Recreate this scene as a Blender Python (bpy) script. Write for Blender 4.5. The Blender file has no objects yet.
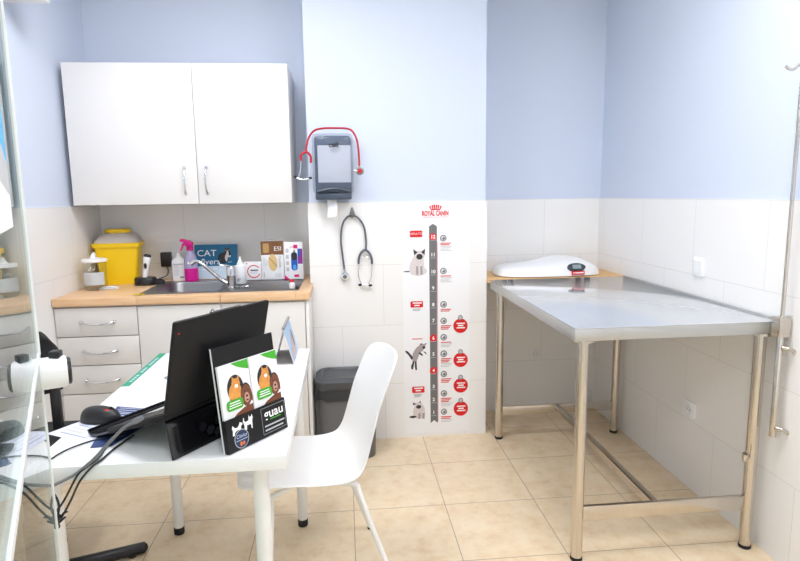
import bpy, bmesh, math, random
from mathutils import Vector, Matrix
random.seed(7)
PI = math.pi
C = bpy.context.scene.collection
sc = bpy.context.scene

# ------------------------------------------------------------------ materials
def lin(h):
    h = h.lstrip('#'); o = []
    for i in (0, 2, 4):
        v = int(h[i:i+2], 16) / 255
        o.append(v / 12.92 if v <= .04045 else ((v + .055) / 1.055) ** 2.4)
    return (*o, 1)

def newmat(name):
    m = bpy.data.materials.new(name); m.use_nodes = True
    return m, m.node_tree.nodes, m.node_tree.links, m.node_tree.nodes['Principled BSDF']

def mat(name, col, rough=.5, metal=0, var=.04, scale=12, bump=0, spec=.5, alpha=1, trans=0, coat=0, bscale=None):
    """plain procedural material: colour wandering a little with noise, optional bump"""
    m, N, L, p = newmat(name)
    c = lin(col)
    p.inputs['Roughness'].default_value = rough; p.inputs['Metallic'].default_value = metal
    p.inputs['Specular IOR Level'].default_value = spec
    p.inputs['Alpha'].default_value = alpha; p.inputs['Transmission Weight'].default_value = trans
    p.inputs['Coat Weight'].default_value = coat
    tc = N.new('ShaderNodeTexCoord'); nz = N.new('ShaderNodeTexNoise')
    nz.inputs['Scale'].default_value = scale; nz.inputs['Detail'].default_value = 3
    L.new(tc.outputs['Object'], nz.inputs['Vector'])
    rp = N.new('ShaderNodeValToRGB')
    rp.color_ramp.elements[0].color = (*[v * (1 - var) for v in c[:3]], 1)
    rp.color_ramp.elements[1].color = (*[min(1, v * (1 + var)) for v in c[:3]], 1)
    L.new(nz.outputs['Fac'], rp.inputs['Fac']); L.new(rp.outputs['Color'], p.inputs['Base Color'])
    if bump:
        n2 = N.new('ShaderNodeTexNoise'); n2.inputs['Scale'].default_value = bscale or 300
        L.new(tc.outputs['Object'], n2.inputs['Vector'])
        b = N.new('ShaderNodeBump'); b.inputs['Strength'].default_value = bump; b.inputs['Distance'].default_value = .002
        L.new(n2.outputs['Fac'], b.inputs['Height']); L.new(b.outputs['Normal'], p.inputs['Normal'])
    return m

def steel(name, col, rough, stretch, metal=1):
    m, N, L, p = newmat(name)
    p.inputs['Metallic'].default_value = metal
    tc = N.new('ShaderNodeTexCoord'); mp = N.new('ShaderNodeMapping'); mp.inputs['Scale'].default_value = stretch
    nz = N.new('ShaderNodeTexNoise'); nz.inputs['Scale'].default_value = 8; nz.inputs['Detail'].default_value = 6
    L.new(tc.outputs['Object'], mp.inputs['Vector']); L.new(mp.outputs['Vector'], nz.inputs['Vector'])
    c = lin(col)
    rp = N.new('ShaderNodeValToRGB')
    rp.color_ramp.elements[0].color = (*[v * .93 for v in c[:3]], 1); rp.color_ramp.elements[1].color = (*[min(1, v * 1.05) for v in c[:3]], 1)
    L.new(nz.outputs['Fac'], rp.inputs['Fac']); L.new(rp.outputs['Color'], p.inputs['Base Color'])
    mr = N.new('ShaderNodeMapRange'); mr.inputs['To Min'].default_value = rough * .85; mr.inputs['To Max'].default_value = rough * 1.15
    L.new(nz.outputs['Fac'], mr.inputs['Value']); L.new(mr.outputs['Result'], p.inputs['Roughness'])
    return m

def glass(name, tint='#ffffff', ior=1.45, rough=0.0, base=0):
    """architectural glass: clear, with mirror reflection by Fresnel"""
    m, N, L, p = newmat(name); N.remove(p)
    out = N['Material Output']
    tr = N.new('ShaderNodeBsdfTransparent'); tr.inputs['Color'].default_value = lin(tint)
    gl = N.new('ShaderNodeBsdfGlossy'); gl.inputs['Roughness'].default_value = rough
    fr = N.new('ShaderNodeFresnel'); ge = N.new('ShaderNodeNewGeometry'); mr = N.new('ShaderNodeMapRange')
    mr.inputs['To Min'].default_value = ior; mr.inputs['To Max'].default_value = 1 / ior      # same reflectance from both faces
    L.new(ge.outputs['Backfacing'], mr.inputs['Value']); L.new(mr.outputs['Result'], fr.inputs['IOR'])
    mx = N.new('ShaderNodeMixShader')
    if base:
        mn = N.new('ShaderNodeMath'); mn.operation = 'MAXIMUM'; mn.inputs[1].default_value = base
        L.new(fr.outputs[0], mn.inputs[0]); L.new(mn.outputs[0], mx.inputs[0])
    else:
        L.new(fr.outputs[0], mx.inputs[0])
    L.new(tr.outputs[0], mx.inputs[1]); L.new(gl.outputs[0], mx.inputs[2]); L.new(mx.outputs[0], out.inputs['Surface'])
    return m

def math_node(N, L, op, a, b=None, c=None):
    n = N.new('ShaderNodeMath'); n.operation = op
    for i, v in enumerate((a, b, c)):
        if v is None: continue
        if isinstance(v, (int, float)): n.inputs[i].default_value = v
        else: L.new(v, n.inputs[i])
    return n.outputs[0]

def tile_wall(name, axis, h0):
    m, N, L, p = newmat(name)
    tc = N.new('ShaderNodeTexCoord'); sp = N.new('ShaderNodeSeparateXYZ'); L.new(tc.outputs['Object'], sp.inputs[0])
    M_ = lambda *a: math_node(N, L, *a)
    v = M_('DIVIDE', M_('SUBTRACT', sp.outputs['Z'], .983), .333)
    row = M_('FLOOR', v); par = M_('MULTIPLY', M_('FLOORED_MODULO', row, 2.0), .5)
    h = M_('ADD', M_('DIVIDE', M_('SUBTRACT', sp.outputs[axis], h0), .453), par)
    def edge(u, size):
        f = M_('FRACT', u); d = M_('MINIMUM', f, M_('SUBTRACT', 1.0, f))
        return M_('LESS_THAN', M_('MULTIPLY', d, size), .0011)
    g = M_('MAXIMUM', edge(v, .333), edge(h, .453))
    cb = N.new('ShaderNodeCombineXYZ'); L.new(M_('FLOOR', h), cb.inputs[0]); L.new(row, cb.inputs[1])
    wn = N.new('ShaderNodeTexWhiteNoise'); L.new(cb.outputs[0], wn.inputs['Vector'])
    rp = N.new('ShaderNodeValToRGB')
    rp.color_ramp.elements[0].color = lin('#eeedeb'); rp.color_ramp.elements[1].color = lin('#f1efec')
    L.new(wn.outputs['Value'], rp.inputs['Fac'])
    mx = N.new('ShaderNodeMix'); mx.data_type = 'RGBA'
    L.new(g, mx.inputs['Factor']); L.new(rp.outputs['Color'], mx.inputs['A']); mx.inputs['B'].default_value = lin('#d8d5d0')
    L.new(mx.outputs['Result'], p.inputs['Base Color'])
    p.inputs['Roughness'].default_value = .32
    nz = N.new('ShaderNodeTexNoise'); nz.inputs['Scale'].default_value = 70; L.new(tc.outputs['Object'], nz.inputs['Vector'])
    b = N.new('ShaderNodeBump'); b.inputs['Strength'].default_value = .06; b.inputs['Distance'].default_value = .002
    L.new(nz.outputs['Fac'], b.inputs['Height']); L.new(b.outputs['Normal'], p.inputs['Normal'])
    return m

def tile_floor():
    m, N, L, p = newmat('beige_floor_tiles')
    tc = N.new('ShaderNodeTexCoord'); sp = N.new('ShaderNodeSeparateXYZ'); L.new(tc.outputs['Object'], sp.inputs[0])
    M_ = lambda *a: math_node(N, L, *a)
    u = M_('DIVIDE', M_('ADD', sp.outputs['X'], .7935), .4); v = M_('DIVIDE', M_('SUBTRACT', sp.outputs['Y'], 3.1598), .4)
    def edge(t):
        f = M_('FRACT', t); d = M_('MINIMUM', f, M_('SUBTRACT', 1.0, f))
        return M_('LESS_THAN', d, .0042)
    g = M_('MAXIMUM', edge(u), edge(v))
    cb = N.new('ShaderNodeCombineXYZ'); L.new(M_('FLOOR', u), cb.inputs[0]); L.new(M_('FLOOR', v), cb.inputs[1])
    wn = N.new('ShaderNodeTexWhiteNoise'); L.new(cb.outputs[0], wn.inputs['Vector'])
    off = N.new('ShaderNodeVectorMath'); off.operation = 'ADD'
    sc3 = N.new('ShaderNodeVectorMath'); sc3.operation = 'SCALE'; sc3.inputs['Scale'].default_value = 9
    L.new(wn.outputs['Color'], sc3.inputs[0]); L.new(tc.outputs['Object'], off.inputs[0]); L.new(sc3.outputs[0], off.inputs[1])
    n1 = N.new('ShaderNodeTexNoise'); n1.inputs['Scale'].default_value = 14; n1.inputs['Detail'].default_value = 7; n1.inputs['Roughness'].default_value = .68
    L.new(off.outputs[0], n1.inputs['Vector'])
    rp = N.new('ShaderNodeValToRGB'); e = rp.color_ramp.elements
    e[0].position = .28; e[0].color = lin('#dcc09a'); e[1].position = .7; e[1].color = lin('#efdec2')
    k = rp.color_ramp.elements.new(.48); k.color = lin('#e8d3b2')
    L.new(n1.outputs['Fac'], rp.inputs['Fac'])
    mx = N.new('ShaderNodeMix'); mx.data_type = 'RGBA'
    L.new(g, mx.inputs['Factor']); L.new(rp.outputs['Color'], mx.inputs['A']); mx.inputs['B'].default_value = lin('#a8957c')
    L.new(mx.outputs['Result'], p.inputs['Base Color'])
    p.inputs['Roughness'].default_value = .3
    b = N.new('ShaderNodeBump'); b.inputs['Strength'].default_value = .08; b.inputs['Distance'].default_value = .002
    L.new(n1.outputs['Fac'], b.inputs['Height']); L.new(b.outputs['Normal'], p.inputs['Normal'])
    return m

def wood(name, c1, c2, axis=(1.5, 14, 14), rough=.4):
    m, N, L, p = newmat(name)
    tc = N.new('ShaderNodeTexCoord'); mp = N.new('ShaderNodeMapping'); mp.inputs['Scale'].default_value = axis
    nz = N.new('ShaderNodeTexNoise'); nz.inputs['Scale'].default_value = 5; nz.inputs['Detail'].default_value = 5
    L.new(tc.outputs['Object'], mp.inputs['Vector']); L.new(mp.outputs['Vector'], nz.inputs['Vector'])
    rp = N.new('ShaderNodeValToRGB'); rp.color_ramp.elements[0].color = lin(c1); rp.color_ramp.elements[1].color = lin(c2)
    rp.color_ramp.elements[0].position = .3; rp.color_ramp.elements[1].position = .7
    L.new(nz.outputs['Fac'], rp.inputs['Fac']); L.new(rp.outputs['Color'], p.inputs['Base Color'])
    p.inputs['Roughness'].default_value = rough
    return m

def emit(name, col, s):
    m, N, L, p = newmat(name)
    p.inputs['Base Color'].default_value = lin(col)
    p.inputs['Emission Color'].default_value = lin(col); p.inputs['Emission Strength'].default_value = s
    return m

BLUE = mat('pale_blue_wall_paint', '#d0d9e9', .75, var=.015, scale=3, bump=.08, bscale=120)
WPAINT = mat('white_ceiling_paint', '#f2f2f2', .8, var=.01)
LAM = mat('white_laminate', '#e9e7e4', .35, var=.015, scale=5)
LAMG = mat('white_grained_laminate', '#e3e0db', .4, var=.03, scale=9)
DESKW = mat('white_desk_lacquer', '#f3f3f2', .3, var=.01)
SHELL = mat('white_chair_plastic', '#f1f1f0', .35, var=.008, scale=4)
WMET = mat('white_powder_coated_metal', '#eeeeec', .35, var=.01)
WPL = mat('white_plastic', '#f1f1f1', .35, var=.01)
WGL = mat('off_white_plastic', '#e6e8ea', .3, var=.015)
CHROME = steel('chrome', '#d8d8da', .12, (1, 1, 1))
STEEL = steel('brushed_steel_top', '#cfd1d2', .09, (40, 1, 1), .55)
STEELA = steel('matt_steel_edge', '#c2c3c2', .32, (1, 1, 30), .7)
STEELV = steel('polished_steel_tube', '#cfc8bf', .2, (10, 10, .6))
SINK = steel('brushed_sink_steel', '#8f8f90', .38, (1, 30, 30))
BEECH = wood('beech_worktop', '#dfb487', '#ecc69b', (1.2, 16, 16), .38)
BOARD = wood('pale_wood_board', '#d9a968', '#e6bd82', (2, 18, 18), .45)
BLK = mat('black_plastic', '#17171a', .4, var=.1)
BLKG = mat('glossy_black_plastic', '#111114', .14, var=.1, coat=.3)
BLKM = mat('black_matte_laptop_shell', '#0e0e10', .5, spec=.35, var=.08, bump=.04)
MESHF = mat('black_mesh_fabric', '#1d1e21', .8, var=.25, scale=220, bump=.5, bscale=260)
RUB = mat('black_rubber', '#141414', .7, var=.1)
CABLE = mat('dark_cable_sheath', '#2b2c2f', .5, var=.05)
GCABLE = mat('grey_cable_sheath', '#77797d', .5, var=.05)
YEL = mat('yellow_bin_plastic', '#f9cf08', .4, var=.02)
CLRLID = mat('translucent_cloudy_plastic', '#d8cfc6', .3, var=.03, alpha=.8)
CLR = glass('clear_thin_plastic', '#f3f5f4', 1.35)
PANE = glass('clear_door_glass', '#eef7f4', 1.5)
SEAL = mat('milky_edge_strip', '#eef1f0', .3, var=.02)
SEALG = mat('greenish_glass_edge', '#b9cfc9', .15, var=.04)
PINK = mat('magenta_plastic', '#e0148c', .35, var=.03)
PINKL = mat('magenta_liquid', '#d81892', .2, var=.03)
VIOL = mat('violet_tinted_plastic', '#b9b3d6', .25, var=.03, alpha=.75)
LABELW = mat('white_label_paper', '#eeeef0', .6, var=.02)
LABELG = mat('grey_label_paper', '#c3c9cb', .6, var=.06, scale=40)
INKG = mat('grey_print', '#8f9194', .6, var=.03)
INKLG = mat('light_grey_print', '#c2c4c6', .6, var=.03)
INKD = mat('dark_print', '#2a2a2e', .6, var=.05)
BARG = mat('slate_grey_print', '#6f6f70', .6, var=.02)
RED = mat('red_print', '#d80812', .55, var=.02)
REDT = mat('red_rubber_tube', '#b3182a', .4, var=.04)
GREYT = mat('slate_rubber_tube', '#595f69', .45, var=.05)
TEAL = mat('petrol_blue_card', '#116a92', .5, var=.03)
PALEB = mat('pale_blue_card', '#c3d8ea', .5, var=.03)
PAPER = mat('white_paper', '#f4f4f4', .7, var=.01)
PAPERL = mat('pale_lilac_paper', '#e3e6f4', .7, var=.03)
POSTP = mat('poster_paper', '#f2f2f3', .5, var=.012, scale=3)
BROWN = mat('brown_box_print', '#7d5330', .5, var=.05)
BEIGE = mat('beige_tablet_print', '#dcbd83', .5, var=.06, scale=50)
BEIGED = mat('dark_beige_print', '#b9945a', .5, var=.04)
BLUEP = mat('blue_print', '#1559b8', .5, var=.06, scale=60)
MAGP = mat('magenta_print', '#d61d72', .5, var=.03)
PURP = mat('purple_print', '#8c2f9a', .5, var=.04)
GREEN = mat('green_print', '#43b02a', .5, var=.03)
GREEND = mat('teal_green_print', '#1d9a74', .5, var=.03)
ORCAT = mat('ginger_fur_print', '#e09a4a', .6, var=.28, scale=90)
BRDOG = mat('brown_fur_print', '#7a4630', .6, var=.3, scale=90)
DOGL = mat('pinkish_fur_print', '#c79a86', .6, var=.2, scale=90)
WHITEINK = mat('white_print', '#f5f5f5', .5, var=.01)
NAVY = mat('navy_sticker', '#1b2c55', .4, var=.05)
ORANGE = mat('orange_print', '#e8792b', .5, var=.04)
LILAC = mat('lilac_print', '#9aa4cc', .6)
NAVYPAD = mat('printed_blue_sheet', '#2c4274', .5, var=.25, scale=45)
FURW = mat('cream_fur_print', '#d9d1d0', .7, var=.1, scale=60)
FURG = mat('grey_fur_print', '#a79c9c', .7, var=.15, scale=60)
FURD = mat('dark_fur_print', '#3a3436', .7, var=.15, scale=60)
BINB = mat('grey_bin_plastic', '#67686b', .45, var=.03)
BINL = mat('dark_grey_lid_plastic', '#47494c', .4, var=.03)
BAG = mat('black_bin_bag', '#303236', .3, var=.2, scale=30, bump=.6, bscale=40)
SMOKE = mat('smoky_blue_plastic', '#7787a0', .15, var=.05, alpha=.36, coat=.4)
SMOKED = mat('dark_blue_grey_plastic', '#3f4a5a', .3, var=.05)
TOWEL = mat('white_paper_towel', '#eef0f6', .8, var=.03, scale=60, bump=.4, bscale=150)
GREYM = mat('grey_metal', '#8b8b89', .35, metal=.8, var=.04)
LCD = mat('grey_lcd', '#8f9c9c', .25, var=.03)
DKBEZ = mat('dark_display_bezel', '#3a4148', .3, var=.04)
SKYP = mat('sky_blue_photo_print', '#a9c7e6', .45, var=.1, scale=20)
PHOTO = mat('pinkish_photo_print', '#c9b4ae', .45, var=.3, scale=60)
CALG = mat('grey_card_board', '#8d8a88', .6, var=.05)
CYAN = mat('bright_blue_poster_print', '#3fb0ea', .5, var=.05, scale=10)
YCLOTH = mat('yellow_cloth', '#d8c21a', .9, var=.1, bump=.5)
FLOORM = tile_floor()

# ------------------------------------------------------------------ mesh builder
def frame(o, right, up):
    r = Vector(right).normalized(); u = Vector(up).normalized(); n = r.cross(u).normalized(); u = n.cross(r)
    return Matrix(((r.x, u.x, n.x, o[0]), (r.y, u.y, n.y, o[1]), (r.z, u.z, n.z, o[2]), (0, 0, 0, 1)))

def smoothline(pts, k=6, closed=False):
    P = [Vector(p) for p in pts]; out = []; n = len(P)
    for i in range(n - 1):
        p0 = P[max(i - 1, 0)]; p1 = P[i]; p2 = P[i + 1]; p3 = P[min(i + 2, n - 1)]
        for j in range(k):
            t = j / k
            out.append(.5 * ((2 * p1) + (-p0 + p2) * t + (2 * p0 - 5 * p1 + 4 * p2 - p3) * t * t + (-p0 + 3 * p1 - 3 * p2 + p3) * t ** 3))
    out.append(P[-1]); return out

def ell(cx, cy, rx, ry, n=28, a0=0, a1=2 * PI, rot=0):
    o = []
    for i in range(n):
        a = a0 + (a1 - a0) * i / (n if abs(a1 - a0 - 2 * PI) < 1e-6 else n - 1)
        x, y = rx * math.cos(a), ry * math.sin(a)
        o.append((cx + x * math.cos(rot) - y * math.sin(rot), cy + x * math.sin(rot) + y * math.cos(rot)))
    return o

def rrect(x0, x1, y0, y1, r, n=5):
    o = []
    for cx, cy, a in ((x1 - r, y1 - r, 0), (x0 + r, y1 - r, PI / 2), (x0 + r, y0 + r, PI), (x1 - r, y0 + r, 1.5 * PI)):
        for i in range(n + 1): o.append((cx + r * math.cos(a + PI / 2 * i / n), cy + r * math.sin(a + PI / 2 * i / n)))
    return o

FONTC = None
class MB:
    def __init__(s): s.bm = bmesh.new(); s.mats = []
    def mi(s, m):
        if m not in s.mats: s.mats.append(m)
        return s.mats.index(m)
    def merge(s, b, m, M=None, sm=True):
        i = s.mi(m)
        for f in b.faces: f.material_index = i; f.smooth = sm
        if M is not None: b.transform(M)
        me = bpy.data.meshes.new('t'); b.to_mesh(me); b.free(); s.bm.from_mesh(me); bpy.data.meshes.remove(me); return s
    def box(s, x0, x1, y0, y1, z0, z1, m, bev=0, seg=2, M=None):
        b = bmesh.new(); bmesh.ops.create_cube(b, size=1)
        for v in b.verts:
            v.co = ((x0 + x1) / 2 + v.co.x * (x1 - x0), (y0 + y1) / 2 + v.co.y * (y1 - y0), (z0 + z1) / 2 + v.co.z * (z1 - z0))
        if bev: bmesh.ops.bevel(b, geom=b.edges[:], offset=bev, segments=seg, profile=.5, affect='EDGES')
        return s.merge(b, m, M, False)
    def cyl(s, p0, p1, r0, r1, m, n=24):
        return s.lathe_axis(p0, p1, [(r0, 0), (r1, 1)], m, n)
    def lathe_axis(s, p0, p1, prof, m, n=28, sx=1, sy=1):
        p0 = Vector(p0); d = Vector(p1) - p0; L = d.length; q = d.normalized().to_track_quat('Z', 'Y').to_matrix().to_4x4()
        M = Matrix.Translation(p0) @ q
        b = bmesh.new(); rings = []
        for r, t in prof:
            if r < 1e-6: rings.append([b.verts.new((0, 0, t * L))])
            else: rings.append([b.verts.new((r * sx * math.cos(2 * PI * k / n), r * sy * math.sin(2 * PI * k / n), t * L)) for k in range(n)])
        for A, B in zip(rings, rings[1:]):
            for k in range(n):
                k2 = (k + 1) % n
                f = [A[k % len(A)]] + ([A[k2]] if len(A) > 1 else []) + ([B[k2]] if len(B) > 1 else []) + [B[k % len(B)]]
                if len(set(f)) > 2: b.faces.new(f)
        if len(rings[0]) > 1: b.faces.new(rings[0][::-1])
        if len(rings[-1]) > 1: b.faces.new(rings[-1])
        return s.merge(b, m, M)
    def lathe(s, c, prof, m, n=32, sx=1, sy=1):
        return s.lathe_axis(c, (c[0], c[1], c[2] + 1), prof, m, n, sx, sy)
    def sphere(s, c, r, m, sx=1, sy=1, sz=1, n=20):
        b = bmesh.new(); bmesh.ops.create_uvsphere(b, u_segments=n, v_segments=n // 2, radius=r)
        for v in b.verts: v.co = (c[0] + v.co.x * sx, c[1] + v.co.y * sy, c[2] + v.co.z * sz)
        return s.merge(b, m)
    def tube(s, pts, r, m, n=10, smooth=0, rf=None, sy=1):
        P = smoothline(pts, smooth) if smooth else [Vector(p) for p in pts]
        b = bmesh.new(); rings = []; up = None; N_ = len(P)
        for i, p in enumerate(P):
            t = (P[min(i + 1, N_ - 1)] - P[max(i - 1, 0)]).normalized()
            if up is None:
                up = Vector((0, 0, 1)) if abs(t.z) < .9 else Vector((0, 1, 0))
            a = up - t * up.dot(t); a.normalize(); up = a; c = t.cross(a)
            rr = r if rf is None else rf(i / (N_ - 1))
            rings.append([b.verts.new(p + (a * math.cos(2 * PI * k / n) * sy + c * math.sin(2 * PI * k / n)) * rr) for k in range(n)])
        for A, B in zip(rings, rings[1:]):
            for k in range(n): b.faces.new((A[k], A[(k + 1) % n], B[(k + 1) % n], B[k]))
        b.faces.new(rings[0][::-1]); b.faces.new(rings[-1])
        bmesh.ops.recalc_face_normals(b, faces=b.faces[:])
        return s.merge(b, m)
    def prism(s, pts, t, F, m, t0=0, bev=0):
        b = bmesh.new(); lo = [b.verts.new((x, y, t0)) for x, y in pts]; hi = [b.verts.new((x, y, t)) for x, y in pts]; n = len(pts)
        b.faces.new(lo[::-1]); b.faces.new(hi)
        for k in range(n): b.faces.new((lo[k], lo[(k + 1) % n], hi[(k + 1) % n], hi[k]))
        bmesh.ops.recalc_face_normals(b, faces=b.faces[:])
        if bev: bmesh.ops.bevel(b, geom=b.edges[:], offset=bev, segments=2, profile=.5, affect='EDGES')
        return s.merge(b, m, F, False)
    def flat(s, pts, F, m, off=.0006):
        b = bmesh.new(); f = b.faces.new([b.verts.new((x, y, off)) for x, y in pts])
        f.normal_update()
        if f.normal.z < 0: f.normal_flip()
        return s.merge(b, m, F, False)
    def text(s, body, size, F, m, x=0, y=0, off=.001, align='CENTER', shear=0, sx=1, extr=0, bold=0):
        cu = bpy.data.curves.new('t', 'FONT'); cu.body = body; cu.size = size; cu.align_x = align; cu.align_y = 'CENTER'; cu.shear = shear
        cu.extrude = extr; cu.resolution_u = 3; cu.offset = bold
        o = bpy.data.objects.new('t', cu); C.objects.link(o); bpy.context.view_layer.update()
        me = bpy.data.meshes.new_from_object(o.evaluated_get(bpy.context.evaluated_depsgraph_get()))
        b = bmesh.new(); b.from_mesh(me)
        bpy.data.objects.remove(o); bpy.data.curves.remove(cu); bpy.data.meshes.remove(me)
        return s.merge(b, m, F @ Matrix.Translation((x, y, off)) @ Matrix.Diagonal((sx, 1, 1, 1)))
    def grid(s, fn, nu, nv, m, closed_u=False):
        b = bmesh.new(); V = [[b.verts.new(fn(i / nu, j / nv)) for j in range(nv + 1)] for i in range(nu + (0 if closed_u else 1))]
        K = len(V)
        for i in range(nu):
            for j in range(nv): b.faces.new((V[i][j], V[(i + 1) % K][j], V[(i + 1) % K][j + 1], V[i][j + 1]))
        return s.merge(b, m)
    def sheet(s, path, half, t, F, m):
        """profile path (a,b) in the frame's x/y plane thickened by t and swept +-half along the normal"""
        P = [Vector((a, b_)) for a, b_ in path]; L_, R_ = [], []
        for i, p in enumerate(P):
            d = (P[min(i + 1, len(P) - 1)] - P[max(i - 1, 0)]).normalized(); nn = Vector((-d.y, d.x)) * t / 2
            L_.append(tuple(p + nn)); R_.append(tuple(p - nn))
        return s.prism_strip(L_, R_, half, F, m)
    def prism_strip(s, A, B, half, F, m):
        b = bmesh.new()
        va = [[b.verts.new((p[0], p[1], z)) for p in A] for z in (-half, half)]; vb = [[b.verts.new((p[0], p[1], z)) for p in B] for z in (-half, half)]
        n = len(A)
        for i in range(n - 1):
            b.faces.new((va[0][i], va[0][i + 1], va[1][i + 1], va[1][i])); b.faces.new((vb[0][i], vb[1][i], vb[1][i + 1], vb[0][i + 1]))
            for k in (0, 1): b.faces.new((va[k][i], vb[k][i], vb[k][i + 1], va[k][i + 1]))
        for i in (0, n - 1): b.faces.new((va[0][i], va[1][i], vb[1][i], vb[0][i]))
        bmesh.ops.recalc_face_normals(b, faces=b.faces[:])
        return s.merge(b, m, F)

WM = {}
def link_mesh(name, mb, M, parent=None, angle=40):
    me = bpy.data.meshes.new(name)
    mb.bm.transform(M.inverted()); mb.bm.normal_update()
    mb.bm.to_mesh(me); mb.bm.free()
    me.set_sharp_from_angle(angle=math.radians(angle))
    for m in mb.mats: me.materials.append(m)
    o = bpy.data.objects.new(name, me); C.objects.link(o)
    if parent is not None: o.parent = parent
    WM[o.name] = M
    return o
def part(name, mb, parent, label=None, angle=40):
    o = link_mesh(name, mb, WM[parent.name], parent, angle)
    if label: o['label'] = label
    return o
def tag(o, label, cat, group=None):
    o['label'] = label; o['category'] = cat
    if group: o['group'] = group
    return o
def thing(name, label, cat, loc=(0, 0, 0), rotz=0, group=None):
    o = bpy.data.objects.new(name, None); C.objects.link(o); o.empty_display_size = .05
    o.location = loc; o.rotation_euler = (0, 0, rotz)
    WM[o.name] = Matrix.Translation(loc) @ Matrix.Rotation(rotz, 4, 'Z')
    return tag(o, label, cat, group)
def solo(name, mb, label, cat, loc, group=None, rotz=0, angle=40):
    M = Matrix.Translation(loc) @ Matrix.Rotation(rotz, 4, 'Z')
    o = link_mesh(name, mb, M, None, angle); o.location = loc; o.rotation_euler = (0, 0, rotz)
    return tag(o, label, cat, group)
def struct(name, mb, parent=None):
    o = link_mesh(name, mb, Matrix.Identity(4), parent)
    if parent is None: o['kind'] = 'structure'
    return o

# ------------------------------------------------------------------ room shell
XL, XR, YB, YF, H, TT = -1.375, 1.555, 3.44, -1.6, 2.62, 1.318
PX0, PX1, PY = -.182, .760, 3.107
struct('floor', MB().box(XL - .1, XR + .1, YF - .1, YB + .1, -.1, 0, FLOORM))
struct('ceiling', MB().box(XL - .1, XR + .1, YF - .1, YB + .1, H, H + .1, WPAINT))
TX = tile_wall('white_wall_tiles_across', 'X', -.027); TYR = tile_wall('white_wall_tiles_right', 'Y', 2.447); TYL = tile_wall('white_wall_tiles_left', 'Y', 3.06)
TXN = tile_wall('white_wall_tiles_niche', 'X', 1.203); TXK = tile_wall('white_wall_tiles_nook', 'X', -.46)
w = struct('wall_back', MB().box(XL - .1, XR + .1, YB, YB + .1, 0, H, BLUE))
struct('tile_cladding', MB().box(XL + .01, PX0 - .008, YB - .01, YB, 0, TT, TXK).box(PX1 + .008, XR - .01, YB - .01, YB, 0, TT, TXN), w)
w = struct('wall_left', MB().box(XL - .1, XL, YF, YB, 0, H, BLUE)); struct('tile_cladding', MB().box(XL, XL + .01, YF, YB, 0, TT, TYL), w)
w = struct('wall_right', MB().box(XR, XR + .1, YF, YB, 0, H, BLUE)); struct('tile_cladding', MB().box(XR - .01, XR, YF, YB, 0, TT, TYR), w)
w = struct('wall_pillar', MB().box(PX0, PX1, PY, YB, 0, H, BLUE))
struct('tile_cladding', MB().box(PX0 - .008, PX1 + .008, PY - .01, PY, 0, TT, TX).box(PX0 - .008, PX0, PY, YB - .01, 0, TT, TYL).box(PX1, PX1 + .008, PY, YB - .01, 0, TT, TYR), w)
# front wall (behind the camera); its wide opening is made up, for fill light
struct('wall_front', MB().box(XL - .1, XR + .1, YF - .1, YF, 2.35, H, BLUE).box(XL - .1, XL + .25, YF - .1, YF, 0, 2.35, BLUE).box(XR - .25, XR + .1, YF - .1, YF, 0, 2.35, BLUE).box(XL + .25, XR - .25, YF - .1, YF, 0, .15, BLUE))

# ceiling lamps (above the frame)
EMI = emit('led_panel_glow', '#fafaff', 15)
for lx, ly, lab in ((-.45, 2.05, 'square white LED panel in the ceiling above the desk'), (.8, 1.5, 'square white LED panel in the ceiling above the steel table'), (.15, -.2, 'square white LED panel in the ceiling behind the viewer')):
    t = thing('ceiling_light', lab, 'light', (lx, ly, H))
    part('frame', MB().box(lx - .31, lx + .31, ly - .31, ly + .31, H - .012, H - .001, WMET, .002), t)
    part('diffuser', MB().box(lx - .29, lx + .29, ly - .29, ly + .29, H - .016, H - .0115, EMI), t)

# ------------------------------------------------------------------ fitted cabinets
def bow_handle(p0, p1, out, r=.006):
    """arched chrome pull between two points, bulging by out"""
    p0, p1, out = Vector(p0), Vector(p1), Vector(out); mb = MB(); d = p1 - p0
    pts = [p0 + d * t + out * (math.sin(PI * t) ** .6 if 0 < t < 1 else 0) for t in [i / 16 for i in range(17)]]
    mb.tube(pts, r, CHROME, 10, rf=lambda t: .0042 + .0018 * abs(2 * t - 1) ** 2)
    for p in (p0, p1): mb.lathe_axis(p, p + out.normalized() * .009, [(.0085, 0), (.0085, .5), (.006, 1)], CHROME, 14)
    return mb
CF = 2.822   # carcass front; doors sit in front of it
du = thing('drawer_unit', 'white four-drawer base cabinet at the left end under the wooden worktop', 'cabinet', (-1.17, 3.1, 0))
part('body', MB().box(-1.362, -.992, CF, 3.425, .1, .855, LAM).box(-1.362, -.992, CF + .05, CF + .07, 0, .1, LAM), du)
for k in range(4):
    z1 = .848 - k * .1405; z0 = z1 - .136 if k < 3 else z1 - .3
    d = part('drawer', MB().box(-1.361, -.991, CF - .019, CF - .001, z0, z1, LAMG, .0015), du)
    zc = (z1 - .068)
    part('handle', bow_handle((-1.245, CF - .019, zc), (-1.095, CF - .019, zc), (0, -.028, -.008)), d)
su = thing('sink_cabinet', 'white two-door base cabinet under the sink behind the laptop', 'cabinet', (-.59, 3.1, 0))
part('body', MB().box(-.988, -.97, CF, 3.425, .1, .855, LAM).box(-.22, -.202, CF, 3.425, .1, .855, LAM).box(-.97, -.22, CF, 3.425, .1, .118, LAM).box(-.97, -.22, 3.407, 3.425, .118, .855, LAM).box(-.97, -.22, CF, CF + .018, .835, .855, LAM).box(-.988, -.2, CF + .05, CF + .07, 0, .1, LAM), su)
part('side_panel', MB().box(-.2, -.184, CF - .02, 3.09, 0, .855, LAM, .001), su)
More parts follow.
